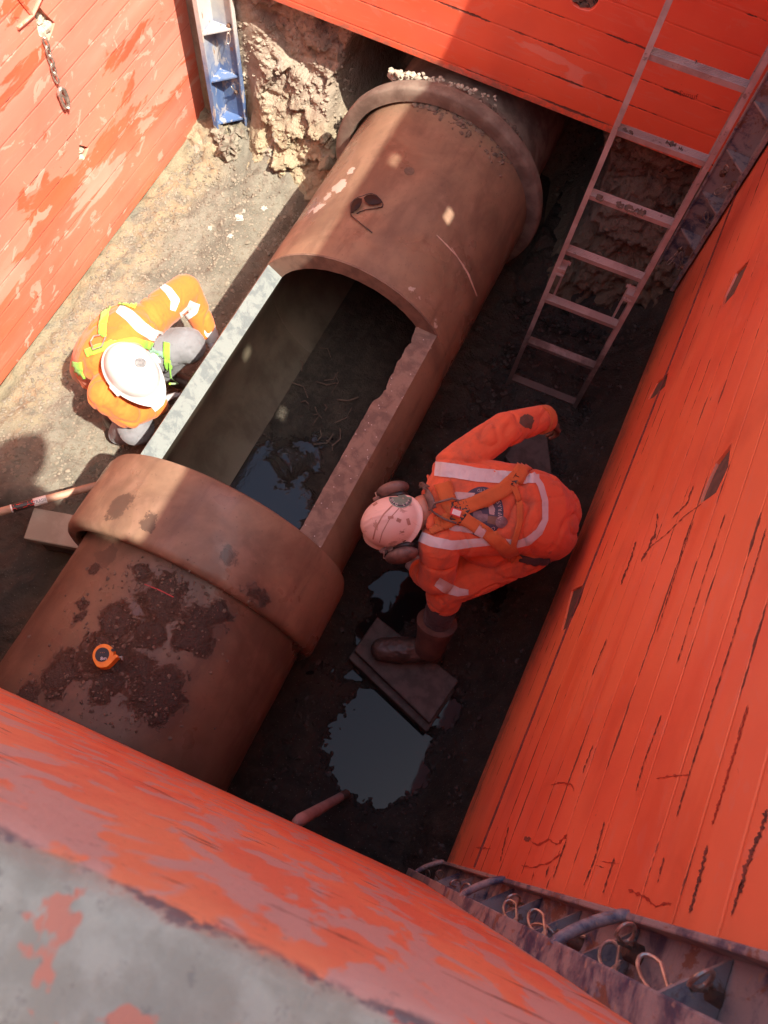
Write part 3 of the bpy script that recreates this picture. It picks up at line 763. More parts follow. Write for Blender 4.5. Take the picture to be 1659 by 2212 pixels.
# ------------------------------------------------------------------ corner posts with gussets, pins and clips
def rclip(p, axis, side, s=1.0):
    """R-shaped spring clip: one straight leg and a looped leg"""
    a = axis.normalized(); b = side.normalized(); pts = []
    for k in range(15):
        t = -R_(60) + R_(300) * k / 14
        pts.append(p + a * (.050 + .022 * math.cos(t)) * s + b * .010 * math.sin(t) * s)
    loop = [p + a * .0 + b * .004 * s] + [p + a * .022 * s - b * .003 * s] + pts[:] + [p + a * .022 * s + b * .006 * s, p - a * .02 * s + b * .004 * s]
    return loop
def corner_post(C, ux, uy, w, z0, z1, lab, mat, gz0, gstep, pins, lip=.035, clipn=None, handles=()):
    C = Vector((C[0], C[1], 0)); ux = Vector(ux); uy = Vector(uy)
    root = empty('corner_post', (C.x, C.y, z0), lab, 'corner post', 'blue corner posts')
    t = .010
    def sect(pts): return [C + ux * a + uy * b for a, b in pts]
    outline = [(0, 0), (w, 0), (w, lip), (w - t, lip), (w - t, t), (t, t), (t, w - t), (lip, w - t), (lip, w), (0, w)]
    P = [Vector((p.x, p.y, z0)) for p in sect(outline)]
    n = 40; vs = []; fs = []; m = len(P)
    for k in range(n + 1):
        for p in P:
            q = p.copy(); q.z = z0 + (z1 - z0) * k / n
            if k == 0: q.z += random.uniform(-.004, .008)
            vs.append(q)
    for k in range(n):
        for j in range(m): fs.append((k * m + j, k * m + (j + 1) % m, (k + 1) * m + (j + 1) % m, (k + 1) * m + j))
    fs += [tuple(range(m)), tuple(n * m + j for j in reversed(range(m)))]
    me = MB(); me.v = vs; me.f = fs; me.build('channel', mat, root, bevel=.0025)
    z = gz0
    while z < z1 - .05:
        tri = [C + ux * (w - t - .001) + uy * (t + .001), C + ux * (t + .001) + uy * (t + .001), C + ux * (t + .001) + uy * (w - t - .001)]
        tri = [Vector((p.x, p.y, z + (0 if i == 1 else .004))) for i, p in enumerate(tri)]
        MB().prism(tri, (0, 0, .009)).build('gusset', mat, root)
        z += gstep
    for pz, u, v, up, sc in pins:
        # a stub pin through one leaf with its clip
        if v == 0:   # on the leaf along ux, sticking out along uy
            base = C + ux * u + Vector((0, 0, pz)); d = uy; side = ux
        else:
            base = C + uy * v + Vector((0, 0, pz)); d = ux; side = uy
        pin = MB().tube([base - d * .004, base + d * .028 * sc, base + d * .032 * sc], [.0145 * sc, .0140 * sc, .011 * sc], 12).build('pin', M['rust'], root, True)
        q = base + d * .024 * sc
        ax = (Vector((0, 0, 1)) * up + d * .55 + side * random.uniform(-.3, .3))
        MB().tube(rclip(q, ax, side.cross(ax).normalized() * .6 + side * .8, sc * 1.45), .0026 * sc, 7).build('spring_clip', M['clip'], root, True)
    for hz, s_ in handles:
        a = C + ux * (w - .004) + uy * (lip - .006) + Vector((0, 0, hz)); b = C + uy * (w - .004) + ux * (lip - .006) + Vector((0, 0, hz + .02 * s_))
        mid = (ux + uy) * .020
        MB().tube([a.lerp(b, t) + mid * .30 * math.sin(math.pi * t) ** .5 for t in np.linspace(0, 1, 15)], .0085, 12).build('grab_bar', mat, root, True)
    return root
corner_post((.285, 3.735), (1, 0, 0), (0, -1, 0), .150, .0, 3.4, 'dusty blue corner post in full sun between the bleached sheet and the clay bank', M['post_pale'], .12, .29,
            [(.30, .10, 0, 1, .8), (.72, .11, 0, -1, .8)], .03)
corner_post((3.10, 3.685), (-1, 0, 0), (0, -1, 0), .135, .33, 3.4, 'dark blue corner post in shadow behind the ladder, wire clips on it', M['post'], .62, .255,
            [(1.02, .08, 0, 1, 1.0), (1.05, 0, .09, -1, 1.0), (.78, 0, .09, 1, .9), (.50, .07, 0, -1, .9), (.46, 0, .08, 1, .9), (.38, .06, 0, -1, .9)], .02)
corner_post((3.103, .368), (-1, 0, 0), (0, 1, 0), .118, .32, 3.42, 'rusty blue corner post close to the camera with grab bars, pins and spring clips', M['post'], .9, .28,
            [(.55, .06, 0, 1, .9), (.75, 0, .05, 1, 1.0), (1.15, 0, .06, 1, 1.0), (1.3, .05, 0, 1, 1.0), (1.95, 0, .07, 1, 1.0), (2.15, .06, 0, -1, 1.0), (2.36, 0, .06, -1, 1.0), (2.42, .07, 0, -1, 1.0), (2.62, 0, .075, 1, 1.0), (2.72, .065, 0, -1, 1.0), (2.86, 0, .065, 1, 1.0), (2.90, .055, 0, -1, 1.0)],
            .045, None, ((.62, 1), (1.75, 1), (2.60, 1)))
cl = MB()
for k in range(14): cl.ball((.33 + random.uniform(-.03, .12), 3.60 + random.uniform(-.10, .06), random.uniform(.0, .12)), random.uniform(.025, .055), 3, .55)
label(cl.build('soil_clod', M['clump'], smooth=False), 'lump of grey clay stuck round the foot of the sunlit corner post', 'soil lump')

# chain and hook on the west sheet
ch = empty('chain', (.145, 2.72, 1.23), 'short steel lifting chain with hook hanging from the opening in the bleached sheet', 'chain')
path = [Vector((.135, 2.705, 1.235)), Vector((.140, 2.695, 1.18)), Vector((.142, 2.690, 1.125)), Vector((.142, 2.69, 1.07))]
for k in range(5):
    c = Vector((.140, 2.705 - .004 * k, 1.225 - .040 * k)); q = []
    for a in range(17):
        t = 2 * math.pi * a / 16
        if k % 2: q.append(c + Vector((0, .011 * math.cos(t), .028 * math.sin(t))))
        else: q.append(c + Vector((.009 * math.cos(t), .004 * math.cos(t), .028 * math.sin(t))))
    MB().tube(q, .0050, 8, False).build('link', M['clip'], ch, True)
q = [Vector((.143, 2.688 + .022 * math.sin(t) * (1 if t < 4.2 else .8), .955 - .055 * math.cos(t))) for t in np.linspace(0, 5.6, 22)]
MB().tube(q, [.010] * 8 + [.011] * 8 + [.008] * 6, 8).build('hook', M['clip'], ch, True)
MB().tube([(.143, 2.672, 1.005), (.150, 2.690, .96), (.146, 2.700, .915)], .004, 6).build('safety_latch', M['clip'], ch, True)

# ------------------------------------------------------------------ pipes
def pp(y, ang, r):
    a = R_(ang); return Vector((pxc(y) + r * math.sin(a), y, PZ + r * math.cos(a)))
def ring_shell(name, prof, mat, parent=None, seg=120, bore=None):
    """closed shell of revolution; prof = [(y, r, wobble)] going round outside then inside"""
    vs, fs, mi = [], [], []
    m = len(prof)
    for i in range(seg):
        a = 360 * i / seg
        for (y, r) in prof:
            j = .0016 * fbm(Vector((math.sin(R_(a)) * 3, math.cos(R_(a)) * 3, y * 6)), 3); vs.append(pp(y, a, r + j))
    half = m // 2
    for i in range(seg):
        for j in range(m):
            a, b = i * m + j, i * m + (j + 1) % m; c, d = ((i + 1) % seg) * m + (j + 1) % m, ((i + 1) % seg) * m + j
            fs.append((a, b, c, d)); mi.append(1 if (bore and prof[j][1] < .45 and prof[(j + 1) % m][1] < .45) else 0)
    me = mesh(name, vs, fs, mat, parent, True, [mat, M['bore']], mi)
    me.data.set_sharp_from_angle(angle=R_(40)); return me
def lin(a, b, n, r): return [(y, r) for y in np.linspace(a, b, n)]
def P3(px, py, r=.504):       # place on the pipe's outside seen at a picture point
    o, d = ray(px, py); ad = Vector((.0108, 1, 0)).normalized(); ap = Vector((1.7268, 2, PZ)); m = o - ap
    dp = d - ad * d.dot(ad); mp = m - ad * m.dot(ad); a = dp.dot(dp); b = 2 * dp.dot(mp); c = mp.dot(mp) - r * r; D = b * b - 4 * a * c
    return tuple(o + d * ((-b - math.sqrt(max(D, 0))) / 2 / a))
def B(px, py, rad, r=.504): return (P3(px, py, r), rad)
south_st = [B(350, 1290, .16), B(430, 1360, .15), B(230, 1420, .16), B(340, 1500, .18), B(140, 1450, .12), B(250, 1340, .10), B(330, 1370, .11), B(200, 1190 + 40, .05), B(300, 1235, .07), B(470, 1330, .08), B(400, 1390, .07), B(170, 1330, .045), B(180, 1300, .04), B(300, 1440, .11), B(230, 1480, .11), B(120, 1480, .09), B(330, 1500, .10), B(60, 1500, .09), B(400, 1270, .05)]
M['pipe_s'] = pipe_mat('reddish_concrete_with_wet_soil', south_st, [], .64, [B(230, 1200, .09), B(170, 1335, .05), B(480, 1330, .06)])
M['pipe_c'] = pipe_mat('brown_concrete', [B(960, 215, .10), B(1050, 245, .12), B(900, 205, .05), B(560, 1290, .10, .59), B(1000, 185, .09)],
                       [B(730, 405, .042), B(705, 425, .022), B(688, 448, .034), B(755, 372, .022), B(672, 455, .02), B(918, 735, .05), B(940, 700, .02), B(905, 640, .010), B(890, 625, .012)], 1.0, [B(250, 1090, .10, .59), B(320, 1120, .07, .59), B(500, 1200, .08, .59)])
M['pipe_f'] = simple('grey_brown_concrete_socket', (.20, .155, .12), (.12, .085, .065), 10, .85, 0, .5, 70)
# southern pipe
ps = empty('concrete_pipe', (pxc(.3), .3, 0), 'reddish brown concrete pipe littered with wet soil, tape measure lying on it', 'pipe', 'concrete drain pipes')
prof = lin(-1.2, 1.12, 60, .504) + [(1.125, .500), (1.125, .425)] + lin(1.12, -1.2, 30, .42)
south_pipe = ring_shell('barrel', prof, M['pipe_s'], ps, bore=True)
# cut pipe
pc = empty('concrete_pipe', (pxc(2.2), 2.2, 0), 'brown concrete pipe with its top sawn open, sunglasses lying on it', 'pipe', 'concrete drain pipes')
Y0, Y1 = 1.325, 2.462
sock = [(.975, .516), (.968, .522), (.966, .548), (.972, .560), (.988, .568)] + lin(1.0, 1.25, 10, .570) + [(1.285, .568), (1.312, .558), (1.322, .535), (Y0, .520), (Y0, .44), (1.322, .43), (1.16, .43), (1.145, .44), (1.14, .514), (1.0, .515)]
socket = ring_shell('socket', sock, M['pipe_c'], pc, bore=False)
prof = [(Y1, .425), (Y1, .498), (Y1 + .006, .504)] + lin(Y1 + .02, 3.62, 40, .504) + [(3.63, .50), (3.63, .425)] + lin(3.62, Y1 + .01, 24, .42)
vs_o = ring_shell('barrel', prof, M['pipe_c'], pc, bore=True)
# cradle: the part whose top is sawn away between Y0 and Y1
def cradle():
    vs, fs, mi = [], [], []
    ny = 90; na = 110; ni = 90
    for k in range(ny + 1):
        y = Y0 + (Y1 - Y0) * k / ny; t = k / ny
        zo_l = .700 + .02 * t; zo_r = .730 - .002 * t
        aL = math.degrees(math.acos((zo_l - PZ) / .504)); aR = math.degrees(math.acos((zo_r - PZ) / .504))
        zi_r = zo_r + .004
        chip = max(0, min(1, (t - .62) / .02)) * (.016 + .014 * fbm(Vector((y * 14, 0, 3)), 4)) * min(1, (1.01 - t) * 12)
        chip = max(0, chip) + .0018 * fbm(Vector((y * 40, 0, 3)), 4)
        bL = aL + 1.5; bR = math.degrees(math.acos((zi_r - PZ) / .42))
        for i in range(na + 1):
            a = aR + (360 - aL - aR) * i / na; vs.append(pp(y, a, .504))
        for i in range(ni + 1):
            a = (360 - bL) + (bR - (360 - bL)) * i / ni; r = .42
            p = pp(y, a, r)
            if i >= ni - 2: p.x += chip * (1 if i == ni else .5); p.z -= (.3 * chip)
            vs.append(p)
    m = na + ni + 2
    for k in range(ny):
        for j in range(m):
            a, b = k * m + j, k * m + (j + 1) % m
            fs.append((a, b, b + m, a + m)); mi.append(1 if na < j < m - 1 else (2 if j in (na, m - 1) else 0))
    o = mesh('sawn_cradle', vs, fs, M['pipe_c'], pc, True, [M['pipe_c'], M['bore'], M['cut']], mi)
    o.data.set_sharp_from_angle(angle=R_(35)); return o
cr = cradle()
# ring-shaped saw face above the opening
vs, fs = [], []
for i in range(61):
    a = -62 + 120 * i / 60
    vs += [pp(Y1 - .003, a, .5035 + .001 * fbm(Vector((a * .2, 0, 0)), 3)), pp(Y1 - .003, a, .421 + .002 * fbm(Vector((a * .2, 3, 0)), 3)), pp(Y1 + .004, a, .5035), pp(Y1 + .004, a, .421)]
for i in range(60):
    k = i * 4
    for q in ((0, 1, 5, 4), (2, 0, 4, 6), (1, 3, 7, 5), (3, 2, 6, 7)): fs.append(tuple(k + j for j in q))
fs += [(0, 1, 3, 2), (240, 241, 243, 242)]
M['cut2'] = simple('sawn_brown_concrete', (.20, .125, .09), (.13, .08, .06), 16, .85, 0, .4, 90)
mesh('saw_face', vs, fs, M['cut2'], pc)
# plugged lifting hole
h = Vector(P3(884, 370)); nr = (h - Vector((pxc(h.y), h.y, PZ))).normalized(); fr = frame(nr, Vector((0, 1, 0)))
mb = MB(); mb.v = []; c = h - nr * .006
mb.add([c + fr @ Vector((.024 * math.cos(t) * (1 + .07 * random.uniform(-1, 1)), .024 * math.sin(t), .0075 + random.uniform(0, .001))) for t in np.linspace(0, 2 * math.pi, 24, endpoint=False)] + [c + nr * .0065], [(i, (i + 1) % 24, 24) for i in range(24)])
mb.build('lifting_hole_plug', M['mudpatch'], pc)
# far pipe socket
pf = empty('concrete_pipe', (pxc(3.7), 3.7, 0), 'far concrete pipe whose wide socket grips the end of the sawn pipe', 'pipe', 'concrete drain pipes')
def shift(o, x): o.data.transform(Matrix.Translation((x, 0, 0)))
shift(socket, -.018)
M['crumb'] = simple('wet_soil_crumbs', (.16, .11, .08), (.09, .062, .047), 25, .9, 0, .5, 90)
sock = [(3.475, .508), (3.466, .512), (3.465, .540), (3.466, .572), (3.472, .580), (3.482, .583)] + [(3.515, .583), (3.538, .575), (3.546, .550), (3.548, .512)] + lin(3.56, 4.6, 14, .46) + [(4.6, .42), (3.64, .42), (3.635, .51)]
fs_ = ring_shell('socket', sock, M['pipe_f'], pf); fs_.data.transform(Matrix.Translation((-.012, 0, .002)))
# water and silt lying in the pipe
def invert(name, z, mat, bump, y0, y1, kind):
    vs, fs = [], []; nx, ny = 24, 90; hw = math.sqrt(.42 ** 2 - (PZ - z) ** 2) - .001
    for j in range(ny + 1):
        y = y0 + (y1 - y0) * j / ny
        for i in range(nx + 1):
            u = -1 + 2 * i / nx; dz = 0
            if bump: dz = bump(u, y)
            vs.append((pxc(y) + u * hw, y, z + dz))
    for j in range(ny):
        for i in range(nx): a = j * (nx + 1) + i; fs.append((a, a + 1, a + nx + 2, a + nx + 1))
    o = mesh(name, vs, fs, mat, None, True); o['kind'] = kind; return o
def pipe_water():
    n = NT('shallow_silty_water'); x, y, z = n.sep()
    k = n.math('ADD', n.noise(6, 7, .7, .6), n.math('MULTIPLY', n.math('SUBTRACT', y, 1.85), .55))
    k = n.math('ADD', k, n.math('MULTIPLY', n.math('MAXIMUM', n.math('SUBTRACT', x, 1.80), 0), 1.6))
    m = n.step(k, .50, .66)
    col = n.mix(m, (.016, .013, .011), n.mix(n.step(n.noise(16, 6, .7), .4, .6), (.060, .048, .033), (.030, .023, .016)))
    b = n.bump(n.noise(60, 3, .6), .25, .003)
    b2 = n.bump(n.math('MULTIPLY', m, n.noise(38, 7, .75)), .9, .02, b)
    return n.done(col, n.math('ADD', .06, n.math('MULTIPLY', m, .40)), b2)
M['pipe_water'] = pipe_water()
invert('water', .105, M['pipe_water'], lambda u, y: .006 * fbm(Vector((u * 6, y * 9, 2)), 5) * max(0, min(1, (y - 1.7) * 2)), -.6, 3.5, 'structure')
mb = MB()
for k in range(16):
    p = onp(random.gauss(700, 25), random.gauss(880, 55), 2, .12); a_ = random.uniform(0, 3); L_3 = random.uniform(.02, .07)
    mb.tube([p, p + Vector((math.cos(a_) * L_3, math.sin(a_) * L_3, random.uniform(-.01, .015))), p + Vector((math.cos(a_ + .4) * L_3 * 1.8, math.sin(a_ + .4) * L_3 * 1.8, -.008))], random.uniform(.002, .005), 5)
o = mb.build('debris', M['crumb']); o['kind'] = 'stuff'; o['label'] = 'dark twigs and silt lying in the shallow water inside the sawn pipe'

BB_ = bvh_of(b1)
def bank_clods():
    h_ = hit(random.uniform(500, 760), random.uniform(40, 420), BB_)
    return None if h_ is None or h_[0].z > 1.0 else (h_[0], random.choice((.4, .6, .8, 1.2, 2)))
scatter('bank_crumbs', 1500, bank_clods, (.0025, .009), M['bank'], 'loose crumbs and small clods stuck to the cut clay bank')
def bank_clods2():
    h_ = hit(random.uniform(1180, 1560), random.uniform(270, 620), BB_)
    return None if h_ is None or h_[0].z > 1.0 else (h_[0], random.choice((.4, .6, .8, 1.2, 2)))
scatter('bank_crumbs', 900, bank_clods2, (.003, .010), M['bank'], 'loose crumbs stuck to the shaded clay bank behind the ladder')
# crumbs of soil lying on the pipes
PB = bvh_of(south_pipe, socket, vs_o)
def crumbs(cens):
    def f():
        cx, cy, sx, sy = random.choice(cens); px, py = random.gauss(cx, sx), random.gauss(cy, sy)
        h_ = hit(px, py, PB)
        if h_ is None or h_[1].z < .35: return None
        return h_[0] + h_[1] * .001, random.choice((.5, .7, 1, 1.7))
    return f
scatter('soil_crumbs', 900, crumbs([(300, 1240, 60, 25), (380, 1270, 60, 25), (270, 1350, 60, 50), (330, 1430, 80, 50), (200, 1450, 80, 60), (430, 1310, 50, 25), (150, 1500, 70, 40), (320, 1530, 60, 30)]), (.0015, .0052), M['crumb'], 'crumbs of wet soil scattered over the reddish pipe')
scatter('soil_crumbs', 1500, crumbs([(920, 196, 35, 12), (960, 205, 35, 14), (1010, 225, 40, 18), (1060, 262, 35, 22), (1095, 300, 20, 25)]), (.004, .012), M['crumb'], 'crumbs of soil heaped on the pipe against the far socket')
def rim_clods():
    t = random.random(); px = 845 + 230 * t * t; py = 156 + 10 * math.sin(t * 3) + 60 * t ** 4 + random.gauss(0, 5); p = onp(px, py, 1, 3.60 + random.uniform(-.03, .06)); return p, 1.2 - .6 * t
scatter('soil_crumbs', 120, rim_clods, (.007, .020), M['dryclay'], 'pale dry clods piled along the top of the far socket under the sheet')

# pale scratches and red mark on the pipes
drape('scratch', *strip2([(943, 508), (965, 530), (985, 552), (1003, 575)], [1.5, 3, 2, 1], 30, 1), PB, M['scratch'], pc, .0015)
drape('scratch', *strip2([(975, 535), (1010, 590), (1030, 640)], [1, 4, 2], 30, 1), PB, M['scratch'], pc, .0015)
drape('crayon_mark', *strip2([(312, 1262), (345, 1275), (375, 1290)], [2, 3, 2], 20, 1), PB, M['redmark'], ps, .0015)
CB = bvh_of(cr)
def decal_text(s_, px, py, size, ang, bvh, mat, par, off=.0015, name='lettering'):
    vs, fs = text_verts(s_, size); ca, sa = math.cos(ang), math.sin(ang)
    return drape(name, [(px + v.x * ca + v.y * sa, py + v.x * sa - v.y * ca) for v in vs], fs, bvh, mat, par, off, one=False)
decal_text('Samuf', 1487, 205, 17, .20, bvh_of(*[c for c in wn_.children if c.name.startswith('steel_sheet')]), M['drip'], wn_, .0012, 'faint_scrawl')

# ------------------------------------------------------------------ ladder
def ladder():
    wv = Vector((math.cos(.035), math.sin(.035), 0)); up = Vector((.0079, .1846, 1)).normalized(); nrm = wv.cross(up).normalized()
    P0 = Vector((2.505, 2.893, 0)); wd = .378
    root = empty('ladder', P0 + wv * wd / 2, 'muddy aluminium ladder leaning on the shadowed orange sheet', 'ladder')
    Rm = Matrix((wv, nrm, up)).transposed()
    for s_ in (0, 1):
        a = P0 + wv * (wd * s_) - up * .06; b = P0 + wv * (wd * s_) + up * 4.0; c = (a + b) / 2
        sg = 1 if s_ else -1
        mb = MB(); L = (b - a).length
        mb.box(c + wv * sg * .010, (.005, .062, L), Rm); mb.box(c + wv * (sg * .010 - sg * .011) + nrm * .0285, (.018, .005, L), Rm); mb.box(c + wv * (sg * .010 - sg * .011) - nrm * .0285, (.018, .005, L), Rm)
        mb.build('rail', M['alu'], root)
    for i in range(13):
        c = P0 + wv * wd / 2 + up * .3 * i
        mb = MB(); tilt = Matrix.Rotation(R_(12), 3, wv) @ Rm
        mb.box(c, (wd - .002, .040, .004), tilt); mb.box(c - nrm * .019 - up * .012, (wd - .004, .003, .024), tilt); mb.box(c + nrm * .019 - up * .012, (wd - .004, .003, .024), tilt)
        for g in (-.012, -.004, .004, .012): mb.box(c + (tilt @ Vector((0, g, .003))), (wd - .01, .0025, .002), tilt)
        mb.build('rung', M['alu'], root)
    for s_ in (0, 1):
        sg = 1 if s_ else -1
        c = P0 + wv * (wd * s_ - sg * .022) + up * .80 - nrm * .0
        mb = MB(); mb.box(c, (.040, .070, .012), Rm); mb.box(c - up * .030, (.040, .07, .010), Rm); mb.box(c - wv * sg * .0 - up * .015 + nrm * .02, (.036, .01, .03), Rm)
        br = mb.build('bracket', M['alu'], root)
        MB().box(c - wv * sg * .016 - up * .115 - nrm * .030, (.010, .022, .24), Rm).tube([c - wv * sg * .03 - nrm * .028, c + wv * sg * .012 - nrm * .028], .009, 10).build('latch_arm', M['alu'], br)
    MB().tube([P0 - up * .03 + nrm * .01, P0 + wv * wd - up * .03 + nrm * .01], .012, 8).build('foot_bar', M['blockdark'], root)
    mb = MB()      # mud smears on the treads
    return root
lad = ladder()
LB = bvh_of(*[o for o in lad.children if o.name.startswith('rung')])
k = 0
for cx, cy, a in ((1545, 143, 13), (1570, 150, 10), (1600, 157, 11), (1505, 133, 6), (1350, 283, 7), (1362, 288, 6), (1452, 312, 8), (1442, 308, 5), (1470, 322, 6), (1295, 427, 9), (1340, 443, 10), (1362, 451, 13), (1385, 458, 11), (1530, 137, 7)):
    ol = [(cx + (q[0] - cx) * random.uniform(.7, 1.2), cy + (q[1] - cy) * random.uniform(.6, 1.1)) for q in ellipse(cx, cy, a, a * .55, .38, 14)]
    drape('mud_splat', *poly2(ol, 6), LB, M['mudpatch'], lad, .0075); k += 1

# ------------------------------------------------------------------ timbers, shovels, small things
def slab_px(name, pts, ztop, thick, mat, lab, cat, parent=None, bevel=.006, group=None):
    P = [onp(x, y, 2, ztop) for x, y in pts]
    o = MB().prism(P, (0, 0, -thick)).build(name, mat, parent, bevel=bevel)
    return label(o, lab, cat, group)
bl = empty('timber_block', (.95, 1.03, 0), 'dusty pale timber packer stacked on a dark one beside the pipe socket', 'timber block')
P = [onp(73, 1096, 2, .15), onp(50, 1163, 2, .15)]; d = (onp(164, 1184, 2, .15) - P[1]).normalized(); 
q = [P[0], P[1], P[1] + d * .62, P[0] + d * .62]
MB().prism(q, (0, 0, -.048)).build('upper_packer', M['block'], bl, bevel=.006)
q2 = [p + d * .05 + Vector((0, .01, -.051)) for p in q]
MB().prism(q2, (0, 0, -.11)).build('lower_packer', M['blockdark'], bl, bevel=.006)
bb = empty('timber_block', (2.65, 1.15, 0), 'wet timber block in the puddle under the boot of the bending worker', 'timber block')
P = [onp(x, y, 2, .11) for x, y in ((765, 1405), (815, 1332), (991, 1470), (928, 1562))]
MB().prism(P, (0, 0, -.045)).build('upper_packer', M['blockdark'], bb, bevel=.006)
P = [p + Vector((-.012 + .02 * (i in (2, 3)), -.035, -.048)) for i, p in enumerate(P)]
MB().prism(P, (0, 0, -.10)).build('lower_packer', M['blockdark'], bb, bevel=.006)
slab_px('paving_slab', [(1090, 985), (1120, 945), (1180, 922), (1195, 1045), (1150, 1060)], .045, .05, M['blockdark'], 'flat dark slab on the floor behind the bending worker', 'slab')

sh = empty('shovel', (.62, 1.0, .17), 'long wooden handled shovel lying by the socket with red and white brand sleeve', 'shovel', 'hand tools')
a = onp(-60, 1122, 2, .215); b = onp(262, 1034, 2, .12); ax = (b - a).normalized()
MB().tube([a, a.lerp(b, .5), b], [.019, .019, .018], 14).build('handle', M['wood'], sh, True)
def sleeve(name, p0, p1, mat):
    A = onp(p0[0], p0[1], 2, .19); Bp = onp(p1[0], p1[1], 2, .19)
    tA = (A - a).dot(ax); tB = (Bp - a).dot(ax); return MB().tube([a + ax * tA, a + ax * tB], .0198, 16).build(name, mat, sh, True), a + ax * tA, a + ax * tB
s1, sA, sB = sleeve('dark_sleeve', (28, 1098), (72, 1085), M['black'])
s2, sC, sD = sleeve('white_sleeve', (72, 1085), (100, 1077), M['white'])
sleeve('white_ring', (24, 1099), (27, 1098), M['white'])
def wrap_text(s, p, q, r, mat, parent, h):
    vs, fs = text_verts(s, h); ax_ = (q - p).normalized(); mid = (p + q) / 2
    view = (CAMLOC - mid); view = (view - ax_ * view.dot(ax_)).normalized(); up_ = view.cross(ax_)
    out = []
    for v in vs:
        t = v.y / r; out.append(mid + ax_ * v.x + (view * math.cos(t) + up_ * math.sin(t)) * r)
    return mesh('lettering', out, fs, mat, parent)
wrap_text('ATLAS', sA, sB, .0204, M['red'], s1, .036)
wrap_text('TRADE', sC, sD, .0204, M['black'], s2, .020)
MB().tube([b, b + ax * .12, b + ax * .16], [.021, .023, .026], 14).build('ferrule', M['red'], sh, True)
bp = b + ax * .16
rm = frame(Vector((0, 0, 1)), ax)
MB().prism([bp + rm @ Vector(v) for v in ((0, -.03, .0), (.03, -.09, .01), (.22, -.08, .0), (.27, 0, -.01), (.22, .08, .0), (.03, .09, .01), (0, .03, 0))], (0, 0, -.004)).build('blade', M['rust'], sh)
hd = empty('spade_handle', (2.635, .564, 0), 'pinkish smooth tool handle standing in the mud below the nearest sheet', 'tool handle', 'hand tools')
a2 = Vector((2.640, .572, gz(2.64, .572) - .03)); b2_ = Vector((2.530, .378, .86)); 
MB().tube([a2, a2.lerp(b2_, .5), a2.lerp(b2_, .93), a2.lerp(b2_, .985), b2_], [.0185, .020, .0225, .018, .006], 16).build('shaft', M['pink'], hd, True)
MB().tube([a2, a2.lerp(b2_, .16)], .0205, 16).build('mud_coat', M['mudpatch'], hd, True)

# tape measure on the southern pipe
def tape():
    p, nr_ = hit(228, 1420, PB)
    x_ = (Vector(onp(262, 1412, 2, .96)) - Vector(onp(205, 1418, 2, .96)))
    fr_ = frame(nr_, x_); root = empty('tape_measure', p, 'orange tape measure lying on the reddish pipe', 'tape measure')
    ol = [(-.034 + 0, -.012)] ; T = []
    for t in np.linspace(200, -10, 16): T.append((.001 + .036 * math.cos(R_(t)), .002 + .038 * math.sin(R_(t))))
    T += [(.043, .0), (.052, -.006), (.052, -.012), (.044, -.016), (.030, -.030), (.014, -.042), (-.004, -.043), (-.018, -.038), (-.026, -.026)]
    MB().prism([p + fr_ @ Vector((x, y, -.002)) for x, y in T], fr_ @ Vector((0, 0, .038))).build('case', M['orange_plastic'], root, bevel=.006)
    T2 = ellipse(-.001, .002, .024, .025, 0, 28)
    f = MB().prism([p + fr_ @ Vector((x, y, .0345)) for x, y in T2], fr_ @ Vector((0, 0, .0025))).build('round_label', M['black'], root)
    vs, fs = text_verts('8m', .017); mesh('lettering', [p + fr_ @ Vector((v.x + .004, v.y - .012, .0375)) for v in vs], fs, M['white'], f)
    vs, fs = text_verts('- - -', .010); mesh('lettering', [p + fr_ @ Vector((v.x, v.y + .010, .0375)) for v in vs], fs, M['orange_plastic'], f)
    mb = MB(); mb.box(p + fr_ @ Vector((.056, -.010, .014)), (.012, .004, .020), fr_); mb.box(p + fr_ @ Vector((.062, -.014, .014)), (.002, .014, .020), fr_)
    mb.build('blade_hook', M['clip'], root)
    MB().box(p + fr_ @ Vector((.036, .014, .036)), (.014, .010, .006), fr_, .002).build('lock_button', M['black'], root)
tape()

